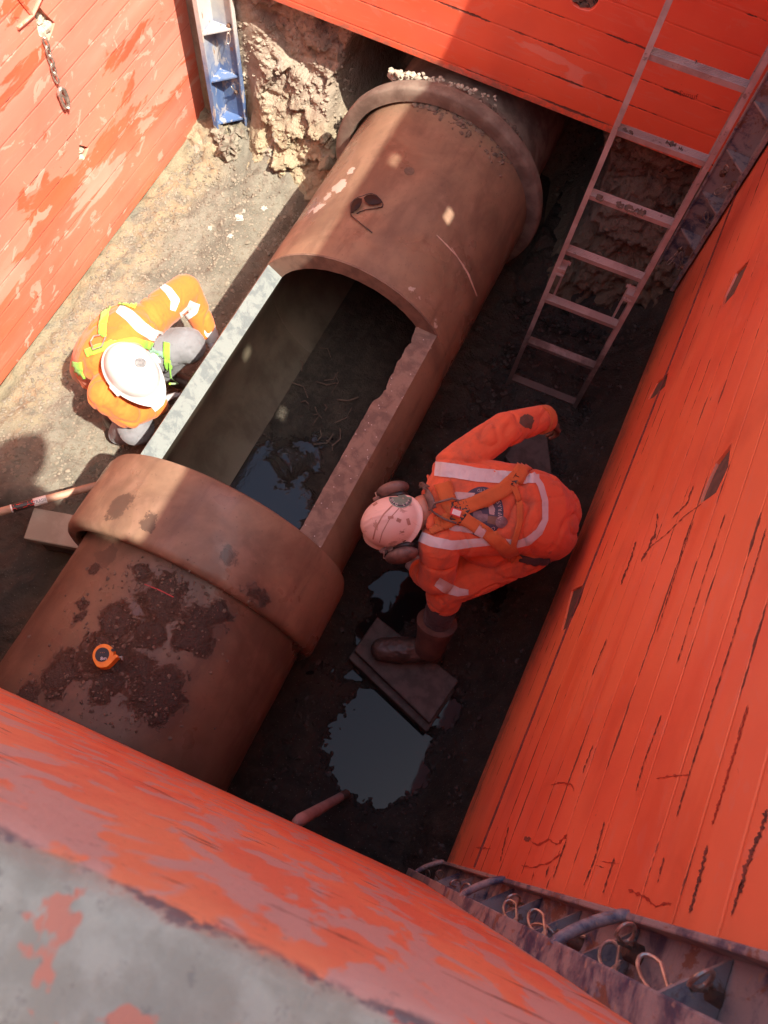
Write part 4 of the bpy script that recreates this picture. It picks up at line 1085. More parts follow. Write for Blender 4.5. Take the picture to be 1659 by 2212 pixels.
# sunglasses on the sawn pipe
def glasses():
    def Q(cx, cy, h=.0):      # crop coordinates of the close look at the glasses
        px, py = (980 + cx * 320 / 1659) * .7373, (540 + cy * 200 / 1037) * .7373
        r = hit(px, py, PB); return r[0] + r[1] * h
    root = empty('sunglasses', Q(420, 400), 'dark wraparound sunglasses lying open on the sawn pipe', 'sunglasses')
    lens_l = [(248, 450), (250, 400), (275, 340), (320, 290), (380, 268), (430, 275), (425, 320), (400, 365), (350, 405), (290, 440)]
    lens_r = [(455, 265), (500, 235), (570, 218), (640, 235), (700, 280), (732, 318), (690, 332), (600, 348), (530, 345), (480, 310)]
    for L_2 in (lens_l, lens_r):
        top = [Q(x, y, .022 + .006 * math.sin(i)) if False else Q(x, y, .004 + .022 * (1 - (y - 218) / 260)) for i, (x, y) in enumerate(L_2)]
        n = len(top); c = sum(top, Vector()) / n + Vector((0, 0, .004)); dn = Vector((0, 0, -.002))
        vs = top + [c] + [t + dn for t in top] + [c + dn]
        fs = [(i, (i + 1) % n, n) for i in range(n)] + [((i + 1) % n + n + 1, i + n + 1, 2 * n + 1) for i in range(n)] + [(i, (i + 1) % n, (i + 1) % n + n + 1, i + n + 1) for i in range(n)]
        mesh('lens', vs, fs, M['lens'], root)
    MB().tube([Q(250, 455, .006), Q(262, 340, .016), Q(320, 288, .022), Q(385, 266, .026), Q(440, 255, .028), Q(500, 233, .029), Q(570, 214, .030), Q(645, 232, .026), Q(705, 280, .018), Q(735, 325, .012)], .0018, 8).build('brow_bar', M['black'], root, True)
    MB().tube([Q(735, 325, .010), Q(728, 360, .007), Q(600, 385, .006), Q(470, 400, .005), Q(390, 425, .004), Q(335, 452, .003)], [.003, .003, .0025, .0022, .003, .0025], 8).build('temple_arm', M['black'], root, True)
    MB().tube([Q(250, 455, .008), Q(262, 500, .009), Q(330, 560, .010), Q(430, 635, .007), Q(520, 700, .004), Q(575, 742, .003)], [.003, .003, .0025, .0022, .003, .0025], 8).build('temple_arm', M['black'], root, True)
glasses()
#PEOPLE#
# ------------------------------------------------------------------ people
def blob(name, parts, mat, parent, voxel=.010, smooth=5, wrinkle=None, seg=14):
    """one continuous skin grown round tapered limbs (c1, r1, c2, r2) and balls (c, radii, rot)"""
    mb = MB()
    for p in parts:
        if p[0] == 'c':
            _, a, ra, b, rb = p; a = Vector(a); b = Vector(b); d = (b - a)
            mb.tube([a, b], [ra, rb], seg); mb.ball(a, ra, 2); mb.ball(b, rb, 2)
        elif p[0] == 'b':
            mb.ball(p[1], p[2], 3, 0, p[3] if len(p) > 3 else None)
        elif p[0] == 's':                       # body section lofted through ellipses: spine points, half widths, half depths, side vector
            _, pts, wd, dp, side = p; vs = []; k = 20
            pts = [Vector(q) for q in pts]; side = Vector(side).normalized(); n = len(pts)
            for i, q in enumerate(pts):
                t = (pts[min(i + 1, n - 1)] - pts[max(i - 1, 0)]).normalized(); s1 = (side - t * side.dot(t)).normalized(); up = s1.cross(t)
                for j in range(k):
                    th = 2 * math.pi * j / k; cx = math.cos(th); sx = math.sin(th)
                    e = .85
                    vs.append(q + s1 * math.copysign(abs(cx) ** e, cx) * wd[i] + up * math.copysign(abs(sx) ** e, sx) * dp[i])
            fs = [(i * k + j, i * k + (j + 1) % k, (i + 1) * k + (j + 1) % k, (i + 1) * k + j) for i in range(n - 1) for j in range(k)]
            fs += [tuple(reversed(range(k))), tuple((n - 1) * k + j for j in range(k))]
            mb.add(vs, fs)
    o = mb.build(name, mat)
    r = o.modifiers.new('r', 'REMESH'); r.mode = 'VOXEL'; r.voxel_size = voxel
    m = o.modifiers.new('s', 'SMOOTH'); m.iterations = smooth; m.factor = .6
    bake(o); me = o.data
    me.polygons.foreach_set('use_smooth', [True] * len(me.polygons))
    if wrinkle:
        amp, fr, seed = wrinkle
        nn = [v.normal.copy() for v in me.vertices]
        for v, nrm in zip(me.vertices, nn):
            p = v.co
            q = Vector((p.x * fr + seed, p.y * fr, p.z * fr * .8)); q = q + Vector((fbm(q * .6, 2), fbm(q * .6 + Vector((7, 0, 0)), 2), 0)) * .8
            r1 = max(0, 1 - abs(fbm(q, 2)) * 3.2); r2 = max(0, 1 - abs(fbm(q * 2.1 + Vector((3, 3, 3)), 2)) * 3.6)
            v.co = p + nrm * amp * (fbm(q * .8, 2) * .5 - r1 ** 3 * 1.0 - r2 ** 3 * .22 + .2)
        me.update()
    if not me.materials: me.materials.append(mat)
    return adopt(o, parent)
def hand(name, wrist, dirn, palm_n, mat, parent, size=1.0, curl=.9, thumb_side=1):
    """palm, four unequal curled fingers and a thumb that leaves the side of the palm"""
    d = Vector(dirn).normalized(); n = Vector(palm_n); n = (n - d * n.dot(d)).normalized(); s = d.cross(n) * thumb_side
    w_ = Vector(wrist); P = []
    s_ = size
    P += [('c', w_ - d * .02 * s_, .024 * s_, w_ + d * .01 * s_, .024 * s_)]
    for k, off in enumerate((-.030, -.010, .011, .031)):
        P.append(('c', w_ + d * .018 * s_ + s * off * .6 * s_, .015 * s_, w_ + d * .085 * s_ + s * off * s_, .0125 * s_))
    for k, (off, L) in enumerate(((.031, .072), (.011, .080), (-.010, .074), (-.030, .058))):
        p = w_ + d * .088 * s_ + s * off * s_; ang = 0; r = .0105
        for j, f in enumerate((.45, .32, .23)):
            ang += curl * (.55 if j == 0 else .75) * (1 + .08 * k)
            q = p + (d * math.cos(ang) + n * math.sin(ang)) * L * f * s_ * 1.15
            P.append(('c', p, r * s_, q, (r - .001) * s_)); p = q; r -= .001
    t0 = w_ + d * .028 * s_ + s * .030 * s_; t1 = t0 + (d * .6 + s * .8 + n * .25).normalized() * .038 * s_; t2 = t1 + (d * .85 + s * .25 + n * .45).normalized() * .032 * s_; t3 = t2 + (d * .8 - s * .1 + n * .6).normalized() * .024 * s_
    P += [('c', t0, .015 * s_, t1, .0125 * s_), ('c', t1, .012 * s_, t2, .0105 * s_), ('c', t2, .0105 * s_, t3, .009 * s_)]
    return blob(name, P, mat, parent, .0038, 2, None, 8)
def head_parts(c, up, fwd):
    up = Vector(up).normalized(); fwd = Vector(fwd); fwd = (fwd - up * fwd.dot(up)).normalized(); sd = up.cross(fwd)
    R3 = Matrix((fwd, sd, up)).transposed(); c = Vector(c)
    f = lambda x, y, z: c + R3 @ Vector((x, y, z))
    P = [('b', f(0, 0, .02), (.097, .077, .10), R3), ('b', f(.025, 0, -.045), (.070, .058, .075), R3), ('b', f(.062, 0, -.088), (.030, .030, .026), R3),
         ('c', f(.090, 0, -.002), .010, f(.108, 0, -.034), .015), ('c', f(.088, -.022, -.062), .009, f(.088, .022, -.062), .009),
         ('b', f(-.008, .080, -.01), (.020, .009, .031), R3), ('b', f(-.008, -.080, -.01), (.020, .009, .031), R3),
         ('c', f(.080, -.034, .020), .010, f(.080, .034, .020), .010)]
    return P, f, R3
def helmet(name, c, up, fwd, mat, parent, s_=1.0, peak=.055):
    up = Vector(up).normalized(); fwd = Vector(fwd); fwd = (fwd - up * fwd.dot(up)).normalized(); sd = up.cross(fwd)
    R3 = Matrix((fwd, sd, up)).transposed(); c = Vector(c)
    vs, fs = [], []; n = 64; rows = 20
    for i in range(rows + 1):
        t = i / rows; ph = t * math.pi / 2
        for j in range(n):
            a = 2 * math.pi * j / n; ca, sa = math.cos(a), math.sin(a)
            rr = math.sin(ph) ** .88
            x = .142 * rr * ca * s_; y = .112 * rr * sa * s_; z = .128 * math.cos(ph) * s_
            # crown ridges running front to back
            yy = abs(y) / .112
            z += .0045 * math.exp(-((abs(y) - .020) / .006) ** 2) * (1 - t) ** .5 * (abs(x) < .12)
            z += .006 * math.exp(-(y / .012) ** 2) * (1 - t) ** .4
            vs.append((x, y, z))
    # lip and peak
    for k, (dr, dz) in enumerate(((.004, -.010), (.012, -.016), (.013, -.019), (.003, -.020), (-.002, -.016))):
        for j in range(n):
            a = 2 * math.pi * j / n; ca, sa = math.cos(a), math.sin(a)
            pk = max(0, ca) ** 2.2 * peak * (1 if k in (1, 2) else (.12 if k == 0 else .1))
            bk = .004 * max(0, -ca)
            x = (.142 + dr + pk + bk) * ca * s_; y = (.112 + dr) * sa * s_; z = (dz - pk * .28) * s_
            vs.append((x, y, z))
    rows2 = rows + 5
    for i in range(rows2):
        for j in range(n): fs.append((i * n + j, i * n + (j + 1) % n, (i + 1) * n + (j + 1) % n, (i + 1) * n + j))
    a0, b0, c0_ = Vector(vs[fs[5 * n][0]]), Vector(vs[fs[5 * n][1]]), Vector(vs[fs[5 * n][2]])
    if (b0 - a0).cross(c0_ - a0).dot(a0) < 0: fs = [tuple(reversed(f)) for f in fs]
    vs = [c + R3 @ Vector(v) for v in vs]
    o = mesh(name, vs, fs, mat, parent, True); m = o.modifiers.new('solid', 'SOLIDIFY'); m.thickness = .003; m.offset = -1
    return o, R3
def on_mesh_bvh(*o): return bvh_of(*o)

def east_worker():
    root = empty('person', (2.72, 1.55, .0), 'person bending over in dirty orange shirt and orange harness, earmuffs on a muddy pale helmet', 'person')
    nk = Vector((2.455, 1.605, .865)); hc = Vector((2.375, 1.505, .815)); up = Vector((-.50, -.36, .62)); fw = Vector((-.62, -.35, -.72))
    LS, RS = Vector((2.545, 1.50, .845)), Vector((2.475, 1.845, .865))
    LE, LW = Vector((2.612, 1.445, .66)), Vector((2.525, 1.50, .47))
    RE, RW = Vector((2.605, 2.06, .89)), Vector((2.735, 2.26, .76))
    hipL, hipR = Vector((2.90, 1.73, .66)), Vector((2.94, 1.93, .66))
    kL, aL = Vector((2.665, 1.455, .565)), Vector((2.705, 1.275, .22))
    kR, aR = Vector((2.635, 1.95, .56)), Vector((2.84, 1.80, .14))
    hp, f, R3 = head_parts(hc, up, fw)
    P = hp + [('c', hc - up * .05, .060, nk, .062), ('c', nk, .065, (2.53, 1.67, .80), .09), ('s', [(2.50, 1.65, .80), (2.65, 1.72, .78), (2.86, 1.83, .70), (2.93, 1.85, .62)], [.15, .15, .15, .14], [.08, .09, .10, .10], (-.45, .89, 0)),
         ('c', LS, .05, LE, .043), ('c', LE, .040, LW, .028), ('c', RS, .05, RE, .043), ('c', RE, .040, RW, .028),
         ('c', hipL, .085, kL, .06), ('c', kL, .055, aL, .04), ('c', hipR, .085, kR, .06), ('c', kR, .055, aR, .04)]
    blob('body', P, M['skin'], root, .010, 4)
    for sgn in (-1, 1): MB().ball(f(.086, sgn * .031, .004), .011, 2).build('eye', M['eye'], root, True)
    blob('hair', [('b', f(-.028, 0, .012), (.085, .082, .092), R3), ('b', f(-.055, 0, -.05), (.045, .062, .05), R3)], M['hair'], root, .009, 3, (.003, 40, 2))
    # shirt: long loose body and sleeves
    side = (-.42, .90, .05)
    sp = [(2.478, 1.622, .845), (2.515, 1.66, .850), (2.60, 1.700, .845), (2.70, 1.752, .838), (2.80, 1.805, .812), (2.885, 1.845, .760), (2.935, 1.872, .68), (2.945, 1.875, .60)]
    shirt = blob('shirt', [('s', sp, [.085, .175, .200, .188, .178, .175, .170, .155], [.075, .105, .120, .124, .125, .125, .122, .11], side),
        ('c', LS + Vector((.02, .02, -.01)), .082, LE, .072), ('c', LE, .072, LW.lerp(LE, .12), .058),
        ('c', RS + Vector((.01, -.03, -.005)), .085, RE.lerp(RS, .5), .074), ('c', RE.lerp(RS, .5), .074, RE, .066), ('c', RE, .069, RW, .060),
        ('b', (2.72, 1.64, .72), (.14, .09, .10))],
        M['shirt_e'], root, .0062, 8, (.0115, 4.6, 3))
    # collar and its turned-up tip
    blob('collar', [('c', nk + Vector((.02, .075, .02)), .020, nk + Vector((.05, -.06, .035)), .018), ('c', nk + Vector((.02, .075, .02)), .016, nk + Vector((-.045, .145, .0)), .008)], M['shirt_e'], root, .006, 3)
    # orange overall thighs, dark lower legs
    thigh = blob('trousers', [('c', hipL, .108, kL.lerp(hipL, .25), .090), ('c', kL.lerp(hipL, .25), .090, kL, .084), ('c', kL, .086, kL.lerp(aL, .16), .080),
        ('c', hipR, .118, kR, .088), ('c', kR, .086, aR, .062), ('b', (2.925, 1.84, .63), (.125, .165, .125))], M['shirt_e'], root, .0075, 6, (.010, 6.5, 8))
    blob('lower_trouser', [('c', kL.lerp(aL, .12), .058, kL.lerp(aL, .35), .066), ('c', kL.lerp(aL, .35), .068, kL.lerp(aL, .72), .058)], M['trouser_e'], root, .008, 4, (.007, 16, 1))
    # boots
    def boot(ank, toe, heel, par):
        ank = Vector(ank); toe = Vector(toe); heel = Vector(heel); b = blob('boot', [('c', heel + Vector((0, 0, .046)), .052, toe.lerp(heel, .45) + Vector((0, 0, .058)), .060), ('c', toe.lerp(heel, .45) + Vector((0, 0, .058)), .062, toe + Vector((0, 0, .048)), .054),
            ('c', heel.lerp(toe, .18) + Vector((0, 0, .07)), .052, ank, .054)], M['boot'], par, .007, 4, (.004, 22, 4))
        return b
    zt = .112
    b = boot(aL + Vector((.012, .010, .02)), (2.515, 1.188, zt), (2.735, 1.285, zt), root)
    d = (Vector((2.515, 1.188, 0)) - Vector((2.735, 1.285, 0))).normalized(); s_ = Vector((-d.y, d.x, 0))
    sole = [Vector((2.735, 1.285, zt)) + d * x + s_ * y for x, y in ((-.045, -.025), (-.045, .028), (-.02, .042), (.08, .040), (.16, .055), (.235, .048), (.275, .015), (.272, -.018), (.23, -.05), (.15, -.052), (.08, -.04), (-.02, -.042))]
    MB().prism(sole, (0, 0, .020)).build('sole', M['black'], b, bevel=.004)
    mb = MB()
    for t in (.30, .40, .50, .60):
        c = Vector((2.735, 1.285, zt)) + d * (.03 + t * .20) + Vector((0, 0, .115 - .05 * t))
        mb.tube([c - s_ * .024, c + Vector((0, 0, .006)), c + s_ * .024], .0035, 6)
    mb.build('laces', M['trouser_w'], b)
    sh0 = aL.lerp(kL, .0) + Vector((0, 0, .01)); sh1 = kL.lerp(aL, .55)
    MB().tube([sh0 - Vector((0, 0, .02)), sh0.lerp(sh1, .3), sh0.lerp(sh1, .7), sh1, sh1 + (sh1 - sh0) * .02, sh1 - (sh1 - sh0) * .05], [.066, .070, .080, .090, .088, .082], 24, False).build('boot_shaft', M['boot_shaft'], b, True)
    boot(aR + Vector((0, 0, .0)), (2.66, 1.73, .01), (2.86, 1.81, .01), root)
    MB().tube([RW.lerp(RE, .06), RW, RW + (RW - RE) * .10], [.063, .063, .060], 20).build('cuff', M['strap_o'], root, True)
    hand('glove', RW + (RW - RE).normalized() * .04, (.42, .35, -.75), (-.6, -.5, -.5), M['muff'], root, 1.15, .7, 1)
    hand('hand', LW + Vector((.0, 0, 0)), (-.6, .55, -.6), (0, .6, -.8), M['glove'], root, 1.05, .8, -1)
    # helmet tilted so that the crown faces west
    hm, H3 = helmet('helmet', hc + Vector((-.012, .012, .022)), up, fw, M['helm_e'], root, .89, .05)
    c0 = hc + Vector((-.012, .012, .022))
    g = lambda x, y, z: c0 + H3 @ Vector((x, y, z))
    for sgn in (-1, 1):
        mb = MB()
        cup = MB().ball(g(-.01, sgn * .136, -.018), (.074, .030, .054), 3, 0, H3).build('ear_muff', M['muff'], root, True)
        MB().ball(g(-.02, sgn * .104, -.028), (.050, .020, .040), 3, 0, H3).build('muff_cushion', M['black'], cup, True)
        MB().tube([g(-.02, sgn * .150, -.03), g(.02, sgn * .148, -.005), g(.05, sgn * .135, .02), g(.035, sgn * .112, .03)], .003, 8).build('muff_wire', M['clip'], cup, True)
        MB().ball(g(.045, sgn * .108, .022), (.017, .012, .015), 2, .2, H3).build('muff_mount', M['muff'], cup, True)
    HB = bvh_of(hm)
    M['helm_mud'] = simple('dried_mud_smear', (.46, .28, .22), (.38, .21, .16), 30, .8)
    for pts, w_ in (([(848, 1092), (828, 1112), (812, 1140), (806, 1165)], 3.2), ([(862, 1098), (842, 1120), (826, 1150), (820, 1172)], 2.2), ([(806, 1092), (815, 1086)], 5), ([(857, 1122), (866, 1126)], 8), ([(838, 1118), (850, 1117)], 6), ([(880, 1120), (884, 1134)], 7), ([(873, 1148), (866, 1150)], 4)):
        drape('mud_smear', *strip2(pts, [w_] * len(pts), 16, 2), HB, M['helm_mud'], hm, .0010)
    # round badge on the helmet
    drape('badge', *poly2(ellipse(865, 1078, 25, 19, .1, 28, 0, 360), 5), HB, M['green'], hm, .0012)
    drape('badge_ring', *strip2(ellipse(865, 1078, 21, 15, .1, 24, 0, 358), 3.0, 60, 1), HB, M['navy'], hm, .0020)
    for i, ch_ in enumerate('DIG LAY'):
        if ch_ == ' ': continue
        a = R_(165 - i * 24); vs, fs = text_verts(ch_, 8.5); ca, sa = math.cos(a - math.pi / 2), math.sin(a - math.pi / 2)
        px_, py_ = 865 + 19 * math.cos(a), 1078 + 14 * math.sin(a)
        drape('lettering', [(px_ + (v.x * ca - -v.y * sa), py_ + (v.x * sa + -v.y * ca)) for v in vs], fs, HB, M['white'], hm, .0026, one=False)
    SB = bvh_of(shirt, thigh)
    D = lambda x, y: (700 + x * .3666, 811 + y * .3666)      # close look at the worker
    # reflective tapes
    def tape_(pts, w_, mat=M['band'], nm='reflective_tape', n=60, off=.0035, b=SB): return drape(nm, *strip2([D(*p) for p in pts], w_ * .3666 if not isinstance(w_, list) else [v * .3666 for v in w_], n, 4), b, mat, root, off)
    tape_([(655, 550), (760, 562), (900, 588), (1050, 600), (1130, 605), (1265, 610)], [84, 84, 80, 74, 66, 50])
    tape_([(570, 950), (640, 980), (750, 1000), (880, 985), (1010, 975), (1100, 985)], [60, 60, 56, 48, 44, 40])
    tape_([(1225, 580), (1275, 650), (1300, 740), (1300, 850), (1265, 920), (1200, 975), (1130, 995)], [30, 36, 36, 36, 44, 48, 40])
    tape_([(665, 1212), (720, 1250), (790, 1275), (850, 1275)], [60, 66, 50, 30])
    # printed badge on the back
    LG = lambda x, y: (1040 * .7373 + x * .20444, 1380 * .7373 + y * .20444)
    cx, cy = LG(1340, 430)
    drape('printed_badge', *poly2(ellipse(cx, cy, 47, 54, 0, 36), 6), SB, M['navy'], root, .0018)
    drape('badge_letter', *poly2([LG(*p) for p in ((1010, 310), (1065, 220), (1270, 235), (1255, 270), (1225, 300), (1190, 290), (1120, 300), (1090, 315))], 5), SB, M['print_white'], root, .0026)
    drape('badge_letter', *poly2([LG(*p) for p in ((990, 570), (1130, 580), (1230, 620), (1250, 660), (1130, 640), (1050, 635), (1000, 620))], 5), SB, M['print_white'], root, .0026)
    drape('badge_figure', *poly2([LG(*p) for p in ((1250, 425), (1330, 420), (1345, 455), (1400, 460), (1410, 520), (1330, 550), (1250, 480))], 5), SB, M['print_grey'], root, .0026)
    drape('badge_figure', *poly2([LG(*p) for p in ((1405, 350), (1450, 345), (1480, 400), (1470, 470), (1420, 460))], 5), SB, M['print_white'], root, .0026)
    drape('badge_pipe', *strip2([LG(1400, 510), LG(1480, 525), LG(1540, 540)], [15, 17, 20], 16, 3), SB, M['cut2'], root, .0030)
    drape('badge_pipe_end', *poly2(ellipse(*LG(1545, 540), 13, 13, 0, 24), 5), SB, M['print_grey'], root, .0036)
    def arc_text(s, cx, cy, r0, r1, a0, a1, size, flip=1):
        for i, ch_ in enumerate(s):
            if ch_ == ' ': continue
            a = R_(a0 + (a1 - a0) * i / (len(s) - 1)); th = a + math.pi / 2 * flip
            vs, fs = text_verts(ch_, size); px_, py_ = cx + r0 * math.cos(a), cy + r1 * math.sin(a)
            drape('lettering', [(px_ + v.x * math.cos(th) + v.y * math.sin(th), py_ + v.x * math.sin(th) - v.y * math.cos(th)) for v in vs], fs, SB, M['print_white'], root, .0036, one=False)
    arc_text('INFRAS', cx, cy, 40, 46, 27, -26, 12, -1)
    arc_text('ORE LTD', cx, cy, 40, 46, -52, -100, 9.5, -1)
    arc_text('ID', cx, cy, 40, 46, 62, 52, 11, -1)
    # harness webbing
    hs = lambda pts, w_, n=60, off=.009, m=M['strap_o'], nm='harness_strap': drape(nm, *strip2([D(*p) for p in pts], w_ * .3666, n, 4), SB, m, root, off, .003)
    a_ = hs([(1190, 520), (1140, 600), (1050, 680), (940, 735), (840, 775), (770, 800)], 88)
    hs([(700, 640), (720, 700), (740, 760), (770, 800)], 90); hs([(620, 900), (680, 880), (740, 850), (790, 820)], 90)
    hs([(770, 810), (860, 865), (960, 930), (1050, 1000), (1110, 1060)], 78); hs([(1115, 660), (1150, 760), (1150, 860), (1120, 960), (1095, 1050)], 34)
    tape_([(1090, 1010), (1115, 1050), (1135, 1090)], 70, M['strap_o'], 'strap_end', 14, .013)
    drape('strap_label', *poly2([D(*p) for p in ((880, 930), (910, 880), (955, 905), (925, 955))], 5), SB, M['print_white'], root, .0145)
    vs, fs = text_verts('PAT', 15); an = R_(-64)
    c1 = D(1120, 628); drape('lettering', [(c1[0] + v.x * math.cos(an) + v.y * math.sin(an), c1[1] + v.x * math.sin(an) - v.y * math.cos(an)) for v in vs], fs, SB, M['black'], root, .0145, one=False)
    # dorsal ring, tag and dark keeper
    def O(x, y, h=.02):
        r = hit(*D(x, y), SB); return r[0] + r[1] * h if r else onp(*D(x, y), 2, .9)
    drape('keeper_plate', *poly2([D(*p) for p in ((745, 750), (830, 735), (860, 800), (800, 880), (740, 850))], 5), SB, M['black'], root, .012, .004)
    MB().tube([O(800, 745, .03), O(740, 740, .035), O(670, 760, .035), O(655, 790, .035), O(670, 835, .035), O(740, 865, .03), O(800, 870, .03)], .0045, 10).build('dorsal_ring', M['muff'], root, True)
    fr_ = frame(Vector((.05, -.1, 1)), O(830, 840) - O(735, 800)); tc = O(775, 815, .034)
    tg = MB().box(tc, (.042, .030, .006), fr_, .002).build('tag', M['red'], root)
    MB().box(tc + fr_ @ Vector((.002, 0, .0035)), (.032, .021, .001), fr_).build('tag_print', M['white'], tg)
    drape('lanyard_strap', *strip2([D(595, 640), D(630, 690), D(650, 740), D(665, 790)], 12, 20, 3), SB, M['muff'], root, .03, .003)
    # dirt on the elbow
    drape('mud_stain', *poly2([D(x + random.uniform(-8, 8), y + random.uniform(-8, 8)) for x, y in ellipse(1195, 270, 38, 46, .3, 22)], 5), SB, M['mudpatch'], root, .0015)
    # belt buckle behind
    hs([(1150, 1075), (1230, 1095), (1330, 1090)], 40, 20, .006, M['trouser_e'], 'belt')
    return root
east_worker()

def west_worker():
    root = empty('person', (.85, 1.8, .0), 'person crouching in the sun in clean orange hi-vis with lime harness and bright white helmet', 'person')
    nk = Vector((1.045, 1.725, .80)); hc = Vector((1.125, 1.635, .835)); up = Vector((.30, -.12, .92)); fw = Vector((.90, -.30, -.28))
    LS, RS = Vector((.985, 1.955, .735)), Vector((1.02, 1.545, .72))
    LE, LW = Vector((.975, 2.235, .59)), Vector((1.075, 2.195, .38))
    RE, RW = Vector((1.09, 1.55, .60)), Vector((1.13, 1.69, .50))
    hip = Vector((.80, 1.81, .34)); kL, aL = Vector((1.035, 2.055, .43)), Vector((.86, 2.03, .09)); kR, aR = Vector((1.045, 1.585, .43)), Vector((.86, 1.62, .09))
    hp, f, R3 = head_parts(hc, up, fw)
    P = hp + [('c', hc - up * .05, .060, nk, .062), ('c', nk, .065, (.96, 1.76, .74), .09), ('s', [(.98, 1.75, .72), (.88, 1.79, .66), (.74, 1.80, .48), (.69, 1.80, .36)], [.14, .15, .14, .14], [.08, .09, .10, .10], (.1, 1, 0)),
         ('c', LS, .05, LE, .043), ('c', LE, .040, LW, .028), ('c', RS, .05, RE, .043), ('c', RE, .040, RW, .028),
         ('c', hip + Vector((0, .09, 0)), .085, kL, .06), ('c', kL, .055, aL, .04), ('c', hip - Vector((0, .09, 0)), .085, kR, .06), ('c', kR, .055, aR, .04)]
    blob('body', P, M['skin'], root, .010, 4)
    for sgn in (-1, 1): MB().ball(f(.086, sgn * .031, .004), .011, 2).build('eye', M['eye'], root, True)
    blob('hair', [('b', f(-.028, 0, .012), (.085, .082, .092), R3), ('b', f(-.055, 0, -.05), (.045, .062, .05), R3)], M['hair'], root, .009, 3, (.003, 40, 2))
    sp = [(1.035, 1.735, .775), (.995, 1.752, .775), (.94, 1.772, .745), (.885, 1.788, .685), (.835, 1.796, .60), (.80, 1.80, .50), (.79, 1.80, .40)]
    shirt = blob('shirt', [('s', sp, [.075, .165, .198, .195, .185, .178, .175], [.07, .095, .115, .12, .125, .13, .12], (.08, 1, 0)),
        ('c', LS + Vector((-.01, -.03, -.01)), .085, LE, .074), ('c', LE, .072, LW, .052),
        ('c', RS + Vector((-.01, .04, -.01)), .082, RS, .084), ('c', RS, .084, RE, .068), ('c', RE, .064, RW, .050)], M['shirt_w'], root, .0065, 8, (.010, 4.8, 13))
    tr = blob('trousers', [('c', hip + Vector((0, .09, 0)), .125, kL, .082), ('c', kL, .082, aL, .062), ('c', hip - Vector((0, .06, .02)), .10, kR, .078), ('c', kR, .080, aR, .060), ('b', hip, (.10, .16, .10)), ('b', kL + Vector((.015, .01, -.02)), (.085, .085, .09)), ('b', kR + Vector((.015, -.01, -.02)), (.085, .085, .09))],
        M['trouser_w'], root, .009, 6, (.006, 10, 5))
    for a, s_ in ((aL - Vector((.02, 0, 0)), 1), (aR - Vector((.06, -.05, 0)), -1)):
        blob('boot', [('c', a + Vector((-.04, 0, -.035)), .042, a + Vector((.10, .0, -.035)), .046), ('c', a + Vector((.10, 0, -.035)), .046, a + Vector((.17, .01 * s_, -.045)), .038), ('c', a + Vector((0, 0, -.02)), .05, a + Vector((0, 0, .06)), .052)], M['boot'], root, .008, 4)
    blob('glove_cuff', [('c', LW.lerp(LE, .10), .050, LW + (LW - LE) * .14, .046)], M['band_clean'], root, .006, 2)
    hand('glove', LW + (LW - LE).normalized() * .035, (LW - LE) + Vector((.25, 0, -.02)), (1, 0, -.2), M['glove'], root, 1.15, .7, 1)
    hand('glove', RW, (.12, .75, -.6), (.8, -.1, -.5), M['glove'], root, 1.1, .7, -1)
    c0 = hc + Vector((.0, -.0, .030))
    hm, H3 = helmet('helmet', c0, up, fw, M['helm_w'], root, .87, .045)
    g = lambda x, y, z: c0 + H3 @ Vector((x, y, z))
    HB = bvh_of(hm)
    D4 = lambda x, y: (x * .4, 553 + y * .4)
    drape('round_vent', *poly2(ellipse(*D4(757, 578), 13, 11, .2, 20), 4), HB, M['vent'], hm, .0015)
    for sgn in (-1, 1): MB().box(g(.02, sgn * .110, -.004), (.05, .012, .022), H3, .003).build('accessory_slot', M['white'], hm)
    MB().tube([g(-.03, .100, -.01), f(.02, .085, -.06), f(.055, .02, -.115), f(.055, -.02, -.115), f(.02, -.085, -.06), g(-.03, -.100, -.01)], .004, 6).build('chin_strap', M['glove'], hm, True)
    SB = bvh_of(shirt, tr)
    def tp(pts, w_, mat=M['band_clean'], nm='reflective_tape', n=50, off=.0035, th=0): return drape(nm, *strip2([D4(*p) for p in pts], [v * .4 for v in w_] if isinstance(w_, list) else w_ * .4, n, 4), SB, mat, root, off, th)
    tp([(640, 285), (700, 325), (760, 385), (820, 425), (900, 440)], [50, 62, 66, 62, 50])
    tp([(860, 150), (910, 190), (945, 240), (930, 295)], [30, 42, 46, 30]); tp([(1050, 250), (1035, 290), (1000, 320), (975, 330)], [60, 66, 60, 50])
    tp([(880, 745), (860, 790), (820, 825)], 46)
    tp([(600, 245), (575, 300), (560, 380), (560, 440)], 42, M['strap_g'], 'harness_strap', 40, .008, .003)
    tp([(470, 530), (540, 500), (620, 475), (720, 465), (800, 480), (870, 500), (915, 490)], 40, M['strap_g'], 'harness_strap', 60, .008, .003)
    tp([(640, 250), (690, 255), (735, 275)], 40, M['strap_g'], 'harness_strap', 20, .008, .003)
    tp([(905, 470), (900, 540), (915, 620), (925, 680)], 34, M['strap_g'], 'harness_strap', 30, .012, .003)
    tp([(430, 570), (425, 620), (450, 670), (510, 690)], 52, M['strap_g'], 'harness_strap', 30, .010, .003)
    tp([(600, 260), (640, 250), (665, 245)], 26, M['glove'], 'shoulder_pad', 14, .011, .003)
    tp([(815, 510), (850, 525), (885, 530)], 30, M['green'], 'harness_label', 14, .013)
    vs, fs = text_verts('dta', 9); c1 = D4(848, 522)
    drape('lettering', [(c1[0] + v.x, c1[1] + v.x * .35 - v.y) for v in vs], fs, SB, M['strap_g'], root, .0145, one=False)
    def O(x, y, h=.02):
        r = hit(*D4(x, y), SB); return r[0] + r[1] * h if r else onp(*D4(x, y), 2, .75)
